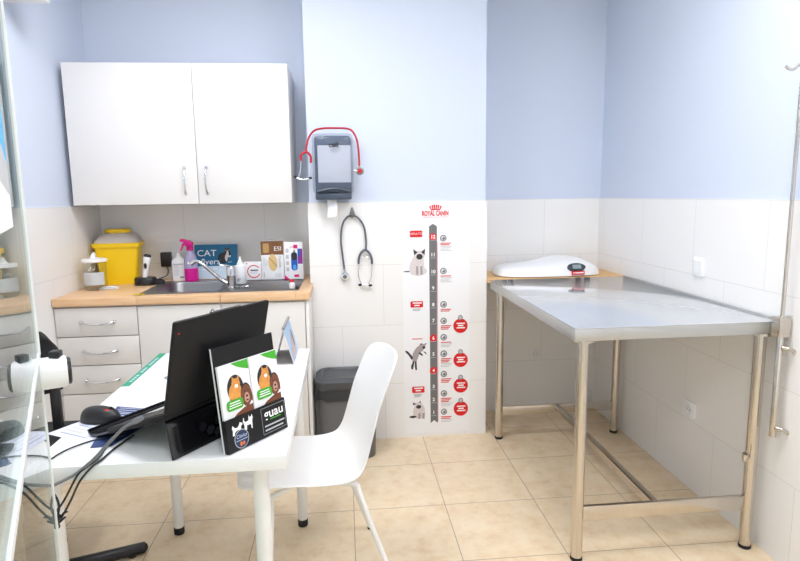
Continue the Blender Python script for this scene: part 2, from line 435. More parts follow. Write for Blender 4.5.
for x0, x1, hx in ((-.987, -.603, -.64), (-.599, -.204, -.56)):
    d = part('door', MB().box(x0, x1, CF - .019, CF - .001, .11, .848, LAMG, .0015), su)
    part('handle', bow_handle((hx, CF - .019, .82), (hx, CF - .019, .69), (0, -.028, 0)), d)
# worktop with its cut for the sink
mb = MB()
WZ0, WZ1 = .857, .895
SX0, SX1, SY0, SY1 = -.985, -.245, 2.868, 3.27     # sink outline
mb.box(-1.363, SX0, 2.79, 3.428, WZ0, WZ1, BEECH, .003).box(SX0, -.6005, 2.79, SY0, WZ0, WZ1, BEECH, .003).box(-.5985, SX1, 2.79, SY0, WZ0, WZ1, BEECH, .003).box(SX0, SX1, SY1, 3.428, WZ0, WZ1, BEECH).box(SX1, -.176, 2.79, 3.094, WZ0, WZ1, BEECH, .003).box(SX1, -.195, 3.09, 3.428, WZ0, WZ1, BEECH)
solo('worktop', mb, 'long beech-coloured worktop along the left niche over the white base cabinets', 'worktop', (-.77, 3.1, WZ0))
# inset sink: rim, bowl on the left, drainer on the right, tap hole between
t = thing('kitchen_sink', 'stainless steel inset sink with one bowl and a drainer in the worktop', 'sink', (-.62, 3.07, WZ1))
bx0, bx1, by0, by1 = -.945, -.635, 2.895, 3.235
mb = MB()
def rim(mb, x0, x1, y0, y1, hole, z0, z1):
    hx0, hx1, hy0, hy1 = hole; r = .06; n = 6
    outer = rrect(x0, x1, y0, y1, .025, n); inner = rrect(hx0, hx1, hy0, hy1, r, n); b = bmesh.new()
    O = [b.verts.new((*p, z1)) for p in outer]; I = [b.verts.new((*p, z1 - .002)) for p in inner]; OL = [b.verts.new((*p, z0)) for p in outer]
    k = len(O)
    for i in range(k):
        j = (i + 1) % k; b.faces.new((O[i], O[j], I[j], I[i])); b.faces.new((OL[i], OL[j], O[j], O[i]))
    bmesh.ops.recalc_face_normals(b, faces=b.faces[:]); mb.merge(b, SINK)
rim(mb, SX0 - .012, -.615, SY0 - .01, SY1 + .01, (bx0, bx1, by0, by1), WZ1 - .001, WZ1 + .004)
part('rim', mb, t)
mb = MB(); b = bmesh.new(); rings = []
for off, z, r in ((0, WZ1 + .002, .06), (.006, WZ1 - .01, .06), (.016, WZ1 - .12, .055), (.035, WZ1 - .15, .045), (.12, WZ1 - .155, .03)):
    rings.append([b.verts.new((*p, z)) for p in rrect(bx0 + off, bx1 - off, by0 + off, by1 - off, r, 6)])
for A, B in zip(rings, rings[1:]):
    for i in range(len(A)): b.faces.new((A[i], A[(i + 1) % len(A)], B[(i + 1) % len(A)], B[i]))
b.faces.new(rings[-1])
mb.merge(b, SINK); mb.cyl((-.79, 3.065, WZ1 - .154), (-.79, 3.065, WZ1 - .151), .04, .038, CHROME)
part('bowl', mb, t)
mb = MB()
mb.box(-.614, SX1 + .012, SY0 - .01, SY1 + .01, WZ1 - .001, WZ1 + .004, SINK, .002)
for k in range(6): mb.box(-.53, -.28, 2.92 + k * .045, 2.932 + k * .045, WZ1 + .003, WZ1 + .0065, SINK, .002)
part('drainer', mb, t)
# mixer tap
tx, ty, tz = -.578, 2.975, WZ1 + .004
t = thing('mixer_tap', 'chrome mixer tap with a long spout reaching left over the sink bowl', 'tap', (tx, ty, tz))
part('body', MB().lathe((tx, ty, tz), [(.027, 0), (.027, .006), (.022, .01), (.022, .062), (.0225, .063), (.0225, .066), (.022, .067), (.022, .1), (.018, .108), (0, .11)], CHROME), t)
part('spout', MB().tube([(tx - .012, ty - .005, tz + .022), (tx - .05, ty, tz + .042), (tx - .105, ty + .008, tz + .092), (tx - .145, ty + .014, tz + .125), (tx - .166, ty + .018, tz + .136), (tx - .185, ty + .02, tz + .134)], .009, CHROME, 14, 6).lathe_axis((tx - .178, ty + .019, tz + .14), (tx - .2, ty + .02, tz + .124), [(.0105, 0), (.012, .3), (.012, 1)], CHROME, 16), t)
part('lever', MB().tube([(tx + .005, ty, tz + .106), (tx - .02, ty - .01, tz + .116), (tx - .05, ty - .02, tz + .12)], .008, CHROME, 12, 5, rf=lambda u: .014 - .008 * u, sy=.5), t)
# wall cabinet
wx0, wx1, wz0, wz1, wy = -1.343, -.266, 1.322, 2.008, 3.082
t = thing('wall_cabinet', 'white two-door wall cabinet above the sink', 'cabinet', (-.8, 3.25, wz0))
part('body', MB().box(wx0, wx1, wy, 3.428, wz0, wz1, LAM, .001), t)
for x0, x1, hx, sg in ((wx0, -.7345, -.796, 1), (-.7315, wx1, -.687, -1)):
    d = part('door', MB().box(x0, x1, wy - .019, wy - .001, wz0, wz1, LAM, .0015), t)
    part('handle', bow_handle((hx, wy - .019, 1.502), (hx, wy - .019, 1.372), (.004 * sg, -.028, 0)), d)

# ------------------------------------------------------------------ things on the worktop
FR = lambda x, y, z: frame((x, y, z), (1, 0, 0), (0, 0, 1))
Z0 = WZ1
# sharps bin
bx, by = -1.235, 3.31
t = thing('sharps_bin', 'large square yellow sharps bin with a cloudy lid in the worktop corner', 'bin', (bx, by, Z0), 0)
def taper(mb, cx, cy, levels, m, rot=0, n=5, cap=True):
    b = bmesh.new(); R = []
    for hx_, hy_, z, r in levels:
        R.append([b.verts.new((cx + p[0] * math.cos(rot) - p[1] * math.sin(rot), cy + p[0] * math.sin(rot) + p[1] * math.cos(rot), z)) for p in rrect(-hx_, hx_, -hy_, hy_, r, n)])
    k = len(R[0])
    for A, B in zip(R, R[1:]):
        for i in range(k): b.faces.new((A[i], A[(i + 1) % k], B[(i + 1) % k], B[i]))
    b.faces.new(R[0][::-1])
    if cap: b.faces.new(R[-1])
    return mb.merge(b, m)
rt = .18
part('body', taper(MB(), bx, by, [(.09, .078, Z0, .015), (.108, .09, Z0 + .2, .018), (.118, .098, Z0 + .201, .02), (.12, .1, Z0 + .222, .02), (.112, .092, Z0 + .224, .02)], YEL, rt), t)
part('lid', taper(MB(), bx, by, [(.11, .09, Z0 + .224, .02), (.105, .086, Z0 + .24, .03), (.082, .07, Z0 + .268, .035), (.06, .055, Z0 + .276, .03)], CLRLID, rt), t)
part('cap', MB().lathe((bx, by, Z0 + .274), [(.064, 0), (.067, .003), (.067, .017), (.062, .021), (0, .022)], YEL, 32, 1, .8), t)
# jar
jx, jy = -1.272, 3.07
t = thing('clear_jar', 'clear plastic jar with white lid and grey label in front of the yellow bin', 'jar', (jx, jy, Z0))
part('body', MB().lathe((jx, jy, Z0), [(.05, .0005), (.054, .004), (.054, .14), (.052, .1425)], CLR), t)
part('label', MB().grid(lambda u, v: (jx + .0548 * math.sin(-1.15 + 2.3 * u), jy - .0548 * math.cos(-1.15 + 2.3 * u), Z0 + .028 + .065 * v), 18, 2, LABELG), t)
mb = MB().lathe((jx, jy, Z0 + .143), [(.057, 0), (.059, .002), (.059, .013), (.055, .016), (0, .017)], WPL)
part('lid', mb, t)
part('lid_knob', MB().tube([(jx - .008, jy, Z0 + .159), (jx - .002, jy, Z0 + .177), (jx + .006, jy, Z0 + .182)], .011, WPL, 12, 4).box(jx - .018, jx + .018, jy - .012, jy + .012, Z0 + .159, Z0 + .166, WPL, .003), t)
part('dot_mark', MB().sphere((jx - .007, jy - .0545, Z0 + .108), .0035, WPL, n=8).sphere((jx + .013, jy - .053, Z0 + .108), .0035, WPL, n=8).sphere((jx + .003, jy - .0545, Z0 + .116), .0035, WPL, n=8), t, 'three small white dots')
mb = MB().prism(rrect(-.045, .05, -.009, .009, .008), .004, Matrix.Translation((-1.215, 3.07, Z0 + .001)) @ Matrix.Rotation(.15, 4, 'Z'), WGL)
mb.tube([(-1.255, 3.064, Z0 + .005), (-1.21, 3.07, Z0 + .011), (-1.17, 3.076, Z0 + .007)], .006, WGL, 8, 4)
solo('spatula', mb, 'flat white plastic spatula lying on the worktop beside the clear jar', 'spatula', (-1.215, 3.07, Z0))
# clipper and stand
cx_, cy_ = -1.058, 3.19
mb = MB().lathe((cx_ - .01, cy_, Z0), [(.0, 0), (.056, 0), (.058, .005), (.056, .036), (.05, .042), (.02, .042), (.018, .03), (0, .03)], BLK, 32, 1, .75)
mb.lathe((cx_ + .055, cy_ + .005, Z0), [(.028, 0), (.03, .004), (.026, .022), (.014, .03), (0, .03)], BLK, 24, 1.2, .8)
solo('charging_stand', mb, 'black oval charging stand next to the yellow bin', 'charging stand', (cx_, cy_, Z0))
t = thing('hair_clipper', 'white and black hair clipper standing in the black charging stand', 'hair clipper', (cx_, cy_, Z0 + .033))
a0 = Vector((cx_ - .014, cy_, Z0 + .034)); a1 = Vector((cx_ + .008, cy_, Z0 + .15))
part('body', MB().lathe_axis(a0, a1, [(.012, 0), (.014, .1), (.0135, .3), (.015, .55), (.019, .8), (.02, .94), (.017, 1)], WPL, 20, .8, 1), t)
part('blade_head', MB().lathe_axis(a1, a1 + (a1 - a0) * .12, [(.018, 0), (.019, .4), (.017, .8), (.012, 1)], BLK, 20, .7, 1), t)
part('switch', MB().sphere(a0 + (a1 - a0) * .6 + Vector((0, -.016, 0)), .011, BLK, .75, .4, 1.4), t)
# socket with adapter
def face_plate(name, label, x, y, z, s, loc_right, loc_up, cat, mk):
    F = frame((x, y, z), loc_right, loc_up)
    tt = thing(name, label, cat, (x, y, z)); part('plate', MB().prism(rrect(-s, s, -s, s, .006), .009, F, WPL, 0, .0015), tt); mk(tt, F); return tt
def socket_face(tt, F):
    mb = MB(); b = bmesh.new(); rings = []
    for r, z in ((.024, .0095), (.0225, .0105), (.0195, .0105), (.019, .0093), (0.0, .0092)):
        rings.append([b.verts.new((r * math.cos(2 * PI * k / 24), r * math.sin(2 * PI * k / 24), z)) for k in range(24)] if r else [b.verts.new((0, 0, z))])
    for A, B in zip(rings, rings[1:]):
        for k in range(24): b.faces.new([A[k], A[(k + 1) % 24]] + ([B[(k + 1) % 24], B[k]] if len(B) > 1 else [B[0]]))
    mb.merge(b, WGL, F)
    for sx in (-.0095, .0095): mb.flat(ell(sx, 0, .0028, .0028, 10), F, INKD, .0104)
    part('socket_face', mb, tt)
YT = YB - .0101
face_plate('wall_socket', 'white square wall socket behind the black adapter above the worktop', -1.005, YT, 1.012, .041, (1, 0, 0), (0, 0, 1), 'socket', socket_face)
t = thing('power_adapter', 'black plug-in power adapter on the wall behind the sink', 'adapter', (-1.015, YT - .01, 1.005))
part('body', MB().box(-1.043, -.988, YT - .052, YT - .0107, .967, 1.05, BLK, .006), t)
part('cord', MB().tube([(-1.015, YT - .03, .968), (-1.01, YT - .03, .94), (-1.02, YT - .04, .915), (-1.06, 3.36, .9), (-1.055, 3.31, .899), (-1.02, 3.26, .899), (-1.005, 3.235, .901)], .0028, CABLE, 8, 8), t)
# disinfectant bottle (flat white) and spray bottle
t = thing('white_bottle', 'small white square-shouldered bottle standing left of the pink spray bottle', 'bottle', (-.925, 3.325, Z0))
part('body', taper(MB(), -.925, 3.325, [(.036, .02, Z0 + .0, .008), (.038, .022, Z0 + .004, .01), (.038, .022, Z0 + .105, .01), (.034, .02, Z0 + .118, .01), (.016, .014, Z0 + .13, .009), (.013, .013, Z0 + .138, .009)], WPL), t)
part('cap', MB().lathe((-.925, 3.325, Z0 + .138), [(.015, 0), (.015, .016), (.006, .02), (.004, .034), (0, .035)], WPL, 18), t)
mb = MB().prism(rrect(-.031, .031, .012, .1, .003), .0008, FR(-.925, 3.3028, Z0), LABELW)
for k in range(9): mb.flat([(-.026, .09 - k * .007), (-.026 + .02 + .03 * random.random(), .09 - k * .007), (-.0, .087 - k * .007), (-.026, .087 - k * .007)], FR(-.925, 3.3028, Z0), INKLG, .0012)
mb.flat([(-.028, .096), (.028, .096), (.028, .0925), (-.028, .0925)], FR(-.925, 3.3028, Z0), INKG, .0012); mb.flat([(.006, .016), (.028, .016), (.028, .026), (.006, .026)], FR(-.925, 3.3028, Z0), INKG, .0012)
part('label', mb, t)
t = thing('spray_bottle', 'spray bottle of magenta liquid with a pink trigger head behind the sink', 'spray bottle', (-.858, 3.31, Z0))
X, Y = -.852, 3.285
part('bottle', MB().lathe((X, Y, Z0), [(.034, 0), (.036, .004), (.036, .105), (.034, .125), (.027, .15), (.016, .165), (.014, .175)], VIOL, 28), t)
part('liquid', MB().lathe((X, Y, Z0), [(.0, .002), (.0345, .0025), (.0366, .004), (.0366, .074), (0, .0741)], PINKL, 28), t)
mb = MB().lathe((X, Y, Z0 + .172), [(.018, 0), (.018, .02), (.015, .026), (0, .027)], PINK, 20)
F = FR(X, Y - .013, Z0)
mb.prism([(-.017, .196), (.02, .196), (.026, .205), (.026, .214), (.012, .226), (-.03, .238), (-.042, .236), (-.044, .224), (-.018, .218)], .026, F, PINK, 0, .003)
part('spray_head', mb, t)
part('trigger', MB().prism([(-.024, .219), (-.034, .205), (-.04, .185), (-.046, .172), (-.04, .17), (-.032, .184), (-.026, .2), (-.014, .216)], .018, F, PINK, .006, .002), t)
mb = MB().grid(lambda u, v: (X + .0372 * math.sin(-.7 + 1.4 * u), Y - .0372 * math.cos(-.7 + 1.4 * u), Z0 + .088 + .032 * v), 10, 2, VIOL)
mb.flat(rrect(-.008, .014, .1, .112, .003), FR(X, Y - .0375, Z0), WHITEINK, .001)
part('label', mb, t, 'small label with a white mark')
# CAT flyers display
cx0, cx1, cyf = -.85, -.612, 3.355
t = thing('flyer_display', 'petrol blue card display for cat flyers with a black cat picture', 'flyer display', (-.73, cyf, Z0))
F = frame((cx0, cyf, Z0), (1, 0, 0), (0, .12, 1)); Wd = cx1 - cx0
part('back_card', MB().prism(rrect(0, Wd, 0, .195, .006), .006, F, TEAL), t)
part('front_pocket', MB().prism(rrect(0, Wd, 0, .073, .003), .03, F, PALEB, .0062, .001), t)
mb = MB().text('CAT', .05, F, WHITEINK, .068, .145, .0072, sx=1.1)
mb.text('flyers', .047, F, WHITEINK, .088, .097, .0072, sx=1.05).flat(rrect(.05, .063, .076, .082, .002), F, WHITEINK, .0072)
part('lettering', mb, t)
mb = MB().flat(ell(.158, .117, .03, .032, 24), F, INKD, .0072).flat(ell(.182, .14, .018, .026, 20), F, INKD, .0074).flat([(.17, .155), (.168, .18), (.18, .168), (.192, .18), (.194, .155)], F, INKD, .0076)
mb.flat(ell(.183, .138, .007, .02, 16), F, FURW, .008).flat(ell(.176, .118, .008, .02, 16), F, FURW, .008).flat(ell(.193, .126, .01, .005, 12, rot=.3), F, FURW, .008).flat(ell(.175, .161, .004, .003, 10), F, ORCAT, .0082).flat(ell(.187, .161, .004, .003, 10), F, ORCAT, .0082)
mb.flat([(.185, .092), (.205, .094), (.205, .096), (.185, .094)], F, WHITEINK, .0078)
part('cat_picture', mb, t)
mb = MB()
for k in range(7):
    xx = .01 + k * .032; mb.flat([(xx, .058 - .004 * (k % 3)), (xx + .024, .06 - .004 * (k % 3)), (xx + .024, .056 - .004 * (k % 3)), (xx, .054 - .004 * (k % 3))], F, WHITEINK, .0312)
part('pale_print', mb, t)
# dropper bottle
X, Y = -.553, 3.1
t = thing('dropper_bottle', 'small white dropper bottle with a pointed cap beside the tap', 'bottle', (X, Y, Z0 + .0068))
zb = Z0 + .0068
part('body', MB().lathe((X, Y, zb), [(.026, 0), (.029, .004), (.029, .088), (.026, .096), (.016, .1)], WGL, 26), t)
part('nozzle_cap', MB().lathe((X, Y, zb + .099), [(.017, 0), (.017, .008), (.012, .016), (.006, .03), (.003, .045), (0, .046)], WPL, 20), t)
mb = MB()
for k in range(3): mb.flat([(-.014, .02 - k * .005), (.006 - k * .004, .02 - k * .005), (.006 - k * .004, .017 - k * .005), (-.014, .017 - k * .005)], FR(X, Y - .0292, zb + .01), INKG, .0008)
part('print', mb, t)
# white box with red ring
Z2 = Z0 + .0068
def carton(name, label, x0, x1, y0, y1, h, base, m=LABELW):
    tt = thing(name, label, 'box', ((x0 + x1) / 2, (y0 + y1) / 2, base))
    part('carton', MB().box(x0, x1, y0, y1, base, base + h, m, .0012), tt)
    return tt, FR(x0, y0, base), x1 - x0
t, F, w_ = carton('white_carton', 'small white carton with a red ring printed on its front', -.558, -.462, 3.225, 3.27, .098, Z2)
mb = MB()
ring = [(p, s_) for p, s_ in zip(ell(.055, .046, .036, .036, 40, .6, 5.9), ell(.055, .046, .031, .031, 40, .6, 5.9))]
for (a, b_), (c, d) in zip(ring, ring[1:]): mb.flat([a, c, d, b_], F, RED, .0008)
mb.flat([(.036, .05), (.078, .05), (.078, .056), (.036, .056)], F, INKD, .001).flat([(.032, .042), (.074, .042), (.074, .045), (.032, .045)], F, INKLG, .001).flat([(.032, .036), (.07, .036), (.07, .038), (.032, .038)], F, INKLG, .001).flat(ell(.018, .09, .004, .004, 10), F, ORANGE, .001)
part('ring_print', mb, t)
# brown and white box with a tablet
t, F, w_ = carton('tablet_carton', 'tall brown and white carton with a beige tablet picture', -.459, -.338, 3.215, 3.265, .212, Z2)
mb = MB().flat([(0, .137), (w_, .137), (w_, .2118), (0, .2118)], F, BROWN, .0007).flat(rrect(.012, .044, .148, .2, .006), F, BEIGED, .0011)
mb.text('ISƎ', .032, F @ Matrix.Rotation(PI, 4, 'Z'), WHITEINK, -.09, -.172, .0012)
part('brown_band', mb, t)
mb = MB().flat(ell(.062, .094, .024, .047, 30, rot=.05), F, BEIGE, .0009)
mb.prism([(.04, .12), (.045, .122), (.086, .074), (.082, .07)], .0013, F, BEIGED, .001)
part('tablet_picture', mb, t)
mb = MB().text('Optilife', .022, F @ Matrix.Rotation(-PI / 2, 4, 'Z'), INKG, -.098, .1, .001)
for k in range(4): mb.flat([(.012 + k * .006, .075 + 0 * k), (.014 + k * .006, .075), (.014 + k * .006, .125 - k * .006), (.012 + k * .006, .125 - k * .006)], F, INKLG, .0009)
for k in range(4): mb.flat([(.074 + k * .009, .012), (.077 + k * .009, .012), (.077 + k * .009, .036), (.074 + k * .009, .036)], F, INKLG, .0009)
mb.flat([(.01, .012), (.016, .012), (.016, .04), (.01, .04)], F, INKLG, .0009)
part('print', mb, t)
t, F, w_ = carton('capsule_carton', 'tall white carton with a blue capsule picture and pink stripes at the right end', -.335, -.232, 3.205, 3.255, .205, Z2)
mb = MB().flat(rrect(.038, .072, .048, .15, .016), F, BLUEP, .0008).flat(rrect(.04, .07, .105, .149, .014), F, INKD, .001).flat(ell(.056, .152, .006, .012, 14), F, INKG, .0008).flat(ell(.056, .066, .01, .016, 14), F, mat('light_blue_print', '#4fa3e8', .5), .001)
part('capsule_picture', mb, t)
mb = MB().flat([(.074, .085), (.1, .085), (.1, .168), (.074, .168)], F, PURP, .0008).flat([(.074, .128), (.088, .128), (.088, .168), (.074, .168)], F, BLUEP, .0009)
part('purple_panel', mb, t); part('pink_corner', MB().flat([(0, 0), (.028, 0), (0, .026)], F, MAGP, .0009), t)
for (a, b_, c, d) in ((.034, .176, .05, .18), (.052, .17, .074, .19), (.052, .012, .078, .026)): part('pink_print', MB().flat([(a, b_), (c, b_), (c, d), (a, d)], F, MAGP, .0009), t)
for k in range(4): part('tablet_print', MB().flat(rrect(.01, .026, .045 + k * .034, .068 + k * .034, .006), F, INKLG, .0008), t)
# odds and ends at the drainer
mb = MB()
for dx, dy, r_ in ((-.028, 0, .012), (.002, -.006, .013), (.03, .003, .011)): mb.lathe((-.52 + dx, 2.95 + dy, Z2), [(r_, 0), (r_, .003), (r_ * .5, .007), (r_ * .35, .011), (0, .012)], GREYM, 16)
mb.tube([(-.55, 2.95, Z2 + .006), (-.52, 2.944, Z2 + .009), (-.488, 2.953, Z2 + .006)], .003, CHROME, 8, 4)
solo('sink_strainer', mb, 'small chrome drain plug lying on the drainer beside the tap', 'drain plug', (-.52, 2.95, Z2))
t = thing('small_vial', 'tiny vial with red and white label at the right end of the drainer', 'vial', (-.268, 2.885, Z2))
part('glass_body', MB().lathe((-.268, 2.885, Z2), [(.014, 0), (.015, .003), (.015, .024), (.008, .03), (.008, .033)], WGL, 18), t)
part('cap', MB().lathe((-.268, 2.885, Z2 + .0325), [(.01, 0), (.01, .01), (0, .0105)], RED, 16), t)
mb = MB().box(-.252, -.236, 2.862, 2.878, Z2 - .002, Z2 + .012, INKD, .003)
solo('sink_stopper', mb, 'small dark rubber stopper on the edge of the drainer by the vial', 'stopper', (-.244, 2.87, Z2))
mb = MB().grid(lambda u, v: (-1.02 + .045 * u + .01 * v, 2.835 + .03 * v, Z0 + .001 + .003 * math.sin(5 * u) * math.sin(4 * v) + .003), 8, 6, YCLOTH)
solo('cleaning_cloth', mb, 'scrap of yellow cleaning cloth at the left front corner of the sink', 'cloth', (-1.0, 2.85, Z0))

# ------------------------------------------------------------------ pillar: dispenser, stethoscopes, poster
PF = PY - .0101                     # tile face
dx0, dx1, dz0, dz1 = -.155, .052, 1.345, 1.665
t = thing('towel_dispenser', 'smoky blue paper towel dispenser on the pillar', 'dispenser', (-.05, PY, dz0))
F = frame((0, PY - .0015, 0), (1, 0, 0), (0, 0, 1))
part('back_plate', MB().prism(rrect(dx0 + .01, dx1 - .01, dz0 + .005, dz1 - .005, .02), .02, F, SMOKED, 0, .002), t)
# hollow hood: front wall, sides, top
def hood(u, v):
    pass
mb = MB(); b = bmesh.new(); R = []
for ins, y, rr in ((0, PY - .022, .022), (0, PY - .075, .022), (.006, PY - .098, .026), (.016, PY - .108, .03), (.05, PY - .112, .03)):
    R.append([b.verts.new((p[0], y, p[1])) for p in rrect(dx0 + ins, dx1 - ins, dz0 + .02 + ins, dz1 - ins, rr, 5)])
for A, B in zip(R, R[1:]):
    for i in range(len(A)): b.faces.new((A[i], A[(i + 1) % len(A)], B[(i + 1) % len(A)], B[i]))
b.faces.new(R[-1]); bmesh.ops.recalc_face_normals(b, faces=b.faces[:]); mb.merge(b, SMOKE)
part('hood', mb, t, 'see-through smoky blue front cover')
part('towel_stack', MB().box(dx0 + .028, dx1 - .012, PY - .092, PY - .03, dz0 + .075, dz1 - .06, TOWEL, .003), t, 'stack of white paper towels seen through the cover')
part('base_tray', MB().box(dx0 + .012, dx1 - .012, PY - .1, PY - .022, dz0 - .012, dz0 + .022, SMOKED, .006).tube([(dx0 + .02, PY - .104, dz0 + .03), (-.05, PY - .112, dz0 + .044), (dx1 - .02, PY - .104, dz0 + .03)], .006, SMOKED, 8, 6), t)
part('lettering', MB().text('cell', .036, frame((0, PY - .1125, 0), (1, 0, 0), (0, 0, 1)), INKD, -.045, 1.605, .0015, bold=.0012), t)
part('towel_sheet', MB().grid(lambda u, v: (-.09 + .048 * u + .006 * math.sin(3 * v), PY - .062 - .012 * v + .006 * math.sin(4 * u + 2 * v), dz0 - .005 - .098 * v + .006 * u), 8, 10, TOWEL), t, 'white towel end hanging out')
# red stethoscope draped over the dispenser
yb = PY - .118
t = thing('stethoscope', 'red stethoscope draped over the top of the towel dispenser', 'stethoscope', (-.05, PY - .08, dz1))
part('tubing', MB().tube([(-.183, yb, 1.565), (-.178, yb, 1.6), (-.166, yb, 1.64), (-.14, yb + .02, 1.676), (-.1, yb + .045, 1.69), (-.04, yb + .05, 1.692), (.02, yb + .05, 1.69), (.05, yb + .035, 1.676), (.072, yb + .015, 1.632), (.08, yb + .008, 1.57), (.082, yb + .005, 1.498)], .0052, REDT, 10, 6), t)
part('yoke', MB().tube([(-.208, yb, 1.528), (-.208, yb, 1.552), (-.196, yb, 1.566), (-.183, yb, 1.571), (-.17, yb, 1.564), (-.16, yb, 1.548), (-.16, yb, 1.518)], .0062, REDT, 10, 6), t)
for sx, xs in ((-1, (-.208, -.213, -.222, -.226)), (1, (-.16, -.166, -.176, -.182))):
    e = part('ear_tube', MB().tube([(xs[0], yb, 1.527 if sx < 0 else 1.519), (xs[1], yb, 1.48), (xs[2] if sx < 0 else -.172, yb - .004, 1.445), ((-.198 if sx < 0 else -.185), yb - .008, 1.438)], .0024, CHROME, 8, 6), t)
    part('ear_tip', MB().sphere((-.24 if sx < 0 else -.165, yb - .008, 1.448 if sx < 0 else 1.443), .0075, BLK, 1.3, 1, .8), e)
part('cross_spring', MB().tube([(-.24, yb - .006, 1.447), (-.205, yb - .009, 1.436), (-.165, yb - .006, 1.442)], .0028, CHROME, 8, 6), t)
cp = Vector((.084, yb + .004, 1.475))
part('chest_piece', MB().lathe_axis(cp + Vector((0, .008, 0)), cp - Vector((0, .014, 0)), [(.019, 0), (.021, .25), (.02, .5), (.012, .6), (.014, 1), (.0, 1)], GREYM, 24).lathe_axis(cp - Vector((0, .0142, 0)), cp - Vector((0, .0162, 0)), [(.012, 0), (.0, 1)], REDT, 18).cyl(cp + Vector((-.03, 0, .002)), cp + Vector((-.015, 0, 0)), .008, .006, CHROME, 14), t)
# hook and grey stethoscope
hx, hz = .041, 1.262
mb = MB().prism([(-.018, -.022), (.018, -.022), (.014, -.002), (.006, .026), (0, .032), (-.006, .026), (-.014, -.002)], .006, frame((hx, PF, hz), (1, 0, 0), (0, 0, 1)), GREYM, 0, .002)
mb.tube([(hx, PF - .004, hz - .016), (hx, PF - .02, hz - .02), (hx, PF - .026, hz - .006)], .006, GREYM, 10, 5)
solo('wall_hook', mb, 'small grey metal wall hook on the white tiles under the dispenser', 'hook', (hx, PF, hz))
ys = PF - .0165
t = thing('stethoscope', 'dark grey stethoscope hanging from the wall hook on the white tiles', 'stethoscope', (hx, ys, hz - .01))
part('tubing', MB().tube([(-.008, ys, .965), (-.015, ys, 1.03), (-.022, ys, 1.12), (-.012, ys, 1.2), (.012, ys, 1.24), (.041, ys, 1.2485), (.072, ys, 1.235), (.1, ys, 1.19), (.11, ys, 1.12), (.108, ys, 1.06)], .0052, GREYT, 10, 6), t)
part('yoke', MB().tube([(.069, ys, .992), (.07, ys, 1.02), (.082, ys, 1.05), (.104, ys, 1.066), (.126, ys, 1.05), (.138, ys, 1.02), (.139, ys, .99)], .0062, GREYT, 10, 6), t)
for xs in ((.069, .066, .07, .082), (.139, .137, .132, .118)):
    e = part('ear_tube', MB().tube([(xs[0], ys, .992), (xs[1], ys, .94), (xs[2], ys, .91), (xs[3], ys, .884)], .0026, CHROME, 8, 6), t)
    part('ear_tip', MB().sphere((.073 if xs[0] < .1 else .128, ys - .004, .88 if xs[0] < .1 else .876), .0085, BLK, 1.25, 1, .8), e)
part('cross_spring', MB().tube([(.076, ys, 1.02), (.09, ys - .003, 1.028), (.118, ys - .003, 1.026), (.132, ys, 1.016)], .002, CHROME, 8, 6), t)
part('ear_bridge', MB().tube([(.08, ys, .882), (.1, ys - .002, .877), (.122, ys, .88)], .0045, WGL, 8, 4), t)
cp = Vector((-.006, ys, .927))
part('chest_piece', MB().lathe_axis(cp + Vector((0, .01, 0)), cp - Vector((0, .014, 0)), [(.021, 0), (.023, .25), (.022, .5), (.012, .6), (.015, 1), (.0, 1)], CHROME, 24).cyl(cp + Vector((0, 0, .02)), cp + Vector((-.001, 0, .044)), .005, .005, CHROME, 12).lathe_axis(cp - Vector((0, .0142, 0)), cp - Vector((0, .0162, 0)), [(.011, 0), (.0, 1)], GREYT, 18), t)

# poster: printed sheet; P() spreads the sheet's design (a 69 x 234 unit layout) over its 0.37 x 1.3 m
PO = frame((0, PF - .0005, 0), (1, 0, 0), (0, 0, 1))
def P(u, v):
    d = v - 320
    return (.484 + (u - 436) * (.00553 + 1.4e-6 * d), .6722 - .0056 * d - 1.437e-6 * d * d)
def PP(*pts): return [P(*p) for p in pts]
def pdisc(u, v, r, n=28, ry=None): return [P(u + r * math.cos(2 * PI * k / n), v + (ry or r) * math.sin(2 * PI * k / n)) for k in range(n)]
t = thing('growth_poster', 'tall white kitten growth poster with red badges on the pillar tiles', 'poster', (.49, PF, .02))
mb = MB().prism([(.306, .02), (.675, .02), (.672, 1.312), (.304, 1.312)], .001, PO, POSTP, 0)
part('sheet', mb, t)
mb = MB()   # logo
mb.text('ROYAL CANIN', .035, PO, RED, P(436, 213.6)[0], P(436, 213.6)[1], .0018, sx=.62, bold=.0014)
for k in range(26): mb.flat(PP((424.2 + k * .95, 216.9), (424.8 + k * .95, 216.9), (424.8 + k * .95, 217.4), (424.2 + k * .95, 217.4)), PO, RED, .0018)
cr = [(432, 210), (431, 206.5), (433, 208), (433.3, 205.6), (435, 207.6), (436.2, 205), (437.4, 207.6), (439.1, 205.6), (439.4, 208), (441.6, 206.5), (440.5, 210)]
for a, b_ in (((432, 210.2), (430.8, 206.6)), ((433.6, 209.6), (433.2, 205.8)), ((435.3, 209.4), (435.1, 205.4)), ((437, 209.4), (437.3, 205.4)), ((438.8, 209.6), (439.2, 205.8)), ((440.4, 210.2), (441.7, 206.6))):
    mb.flat(PP((a[0] - .55, a[1]), (b_[0] - .75, b_[1]), (b_[0] + .75, b_[1]), (a[0] + .55, a[1])), PO, RED, .0018).flat(pdisc(b_[0], b_[1], .85, 12), PO, RED, .0019)
mb.flat(PP((432, 209.5), (436.2, 208.9), (440.5, 209.5), (440.3, 210.6), (436.2, 210), (432.2, 210.6)), PO, RED, .0019)
part('logo', mb, t)
mb = MB()   # growth bar
mb.flat(PP((429.6, 226.5), (433.5, 223.8), (437.6, 226.5), (437.3, 330), (437.6, 423.6), (433.9, 420.6), (430.4, 423.6)), PO, BARG, .0016)
mb.flat(PP((437.7, 242), (438.1, 242), (438.1, 422), (437.7, 422)), PO, RED, .0016)
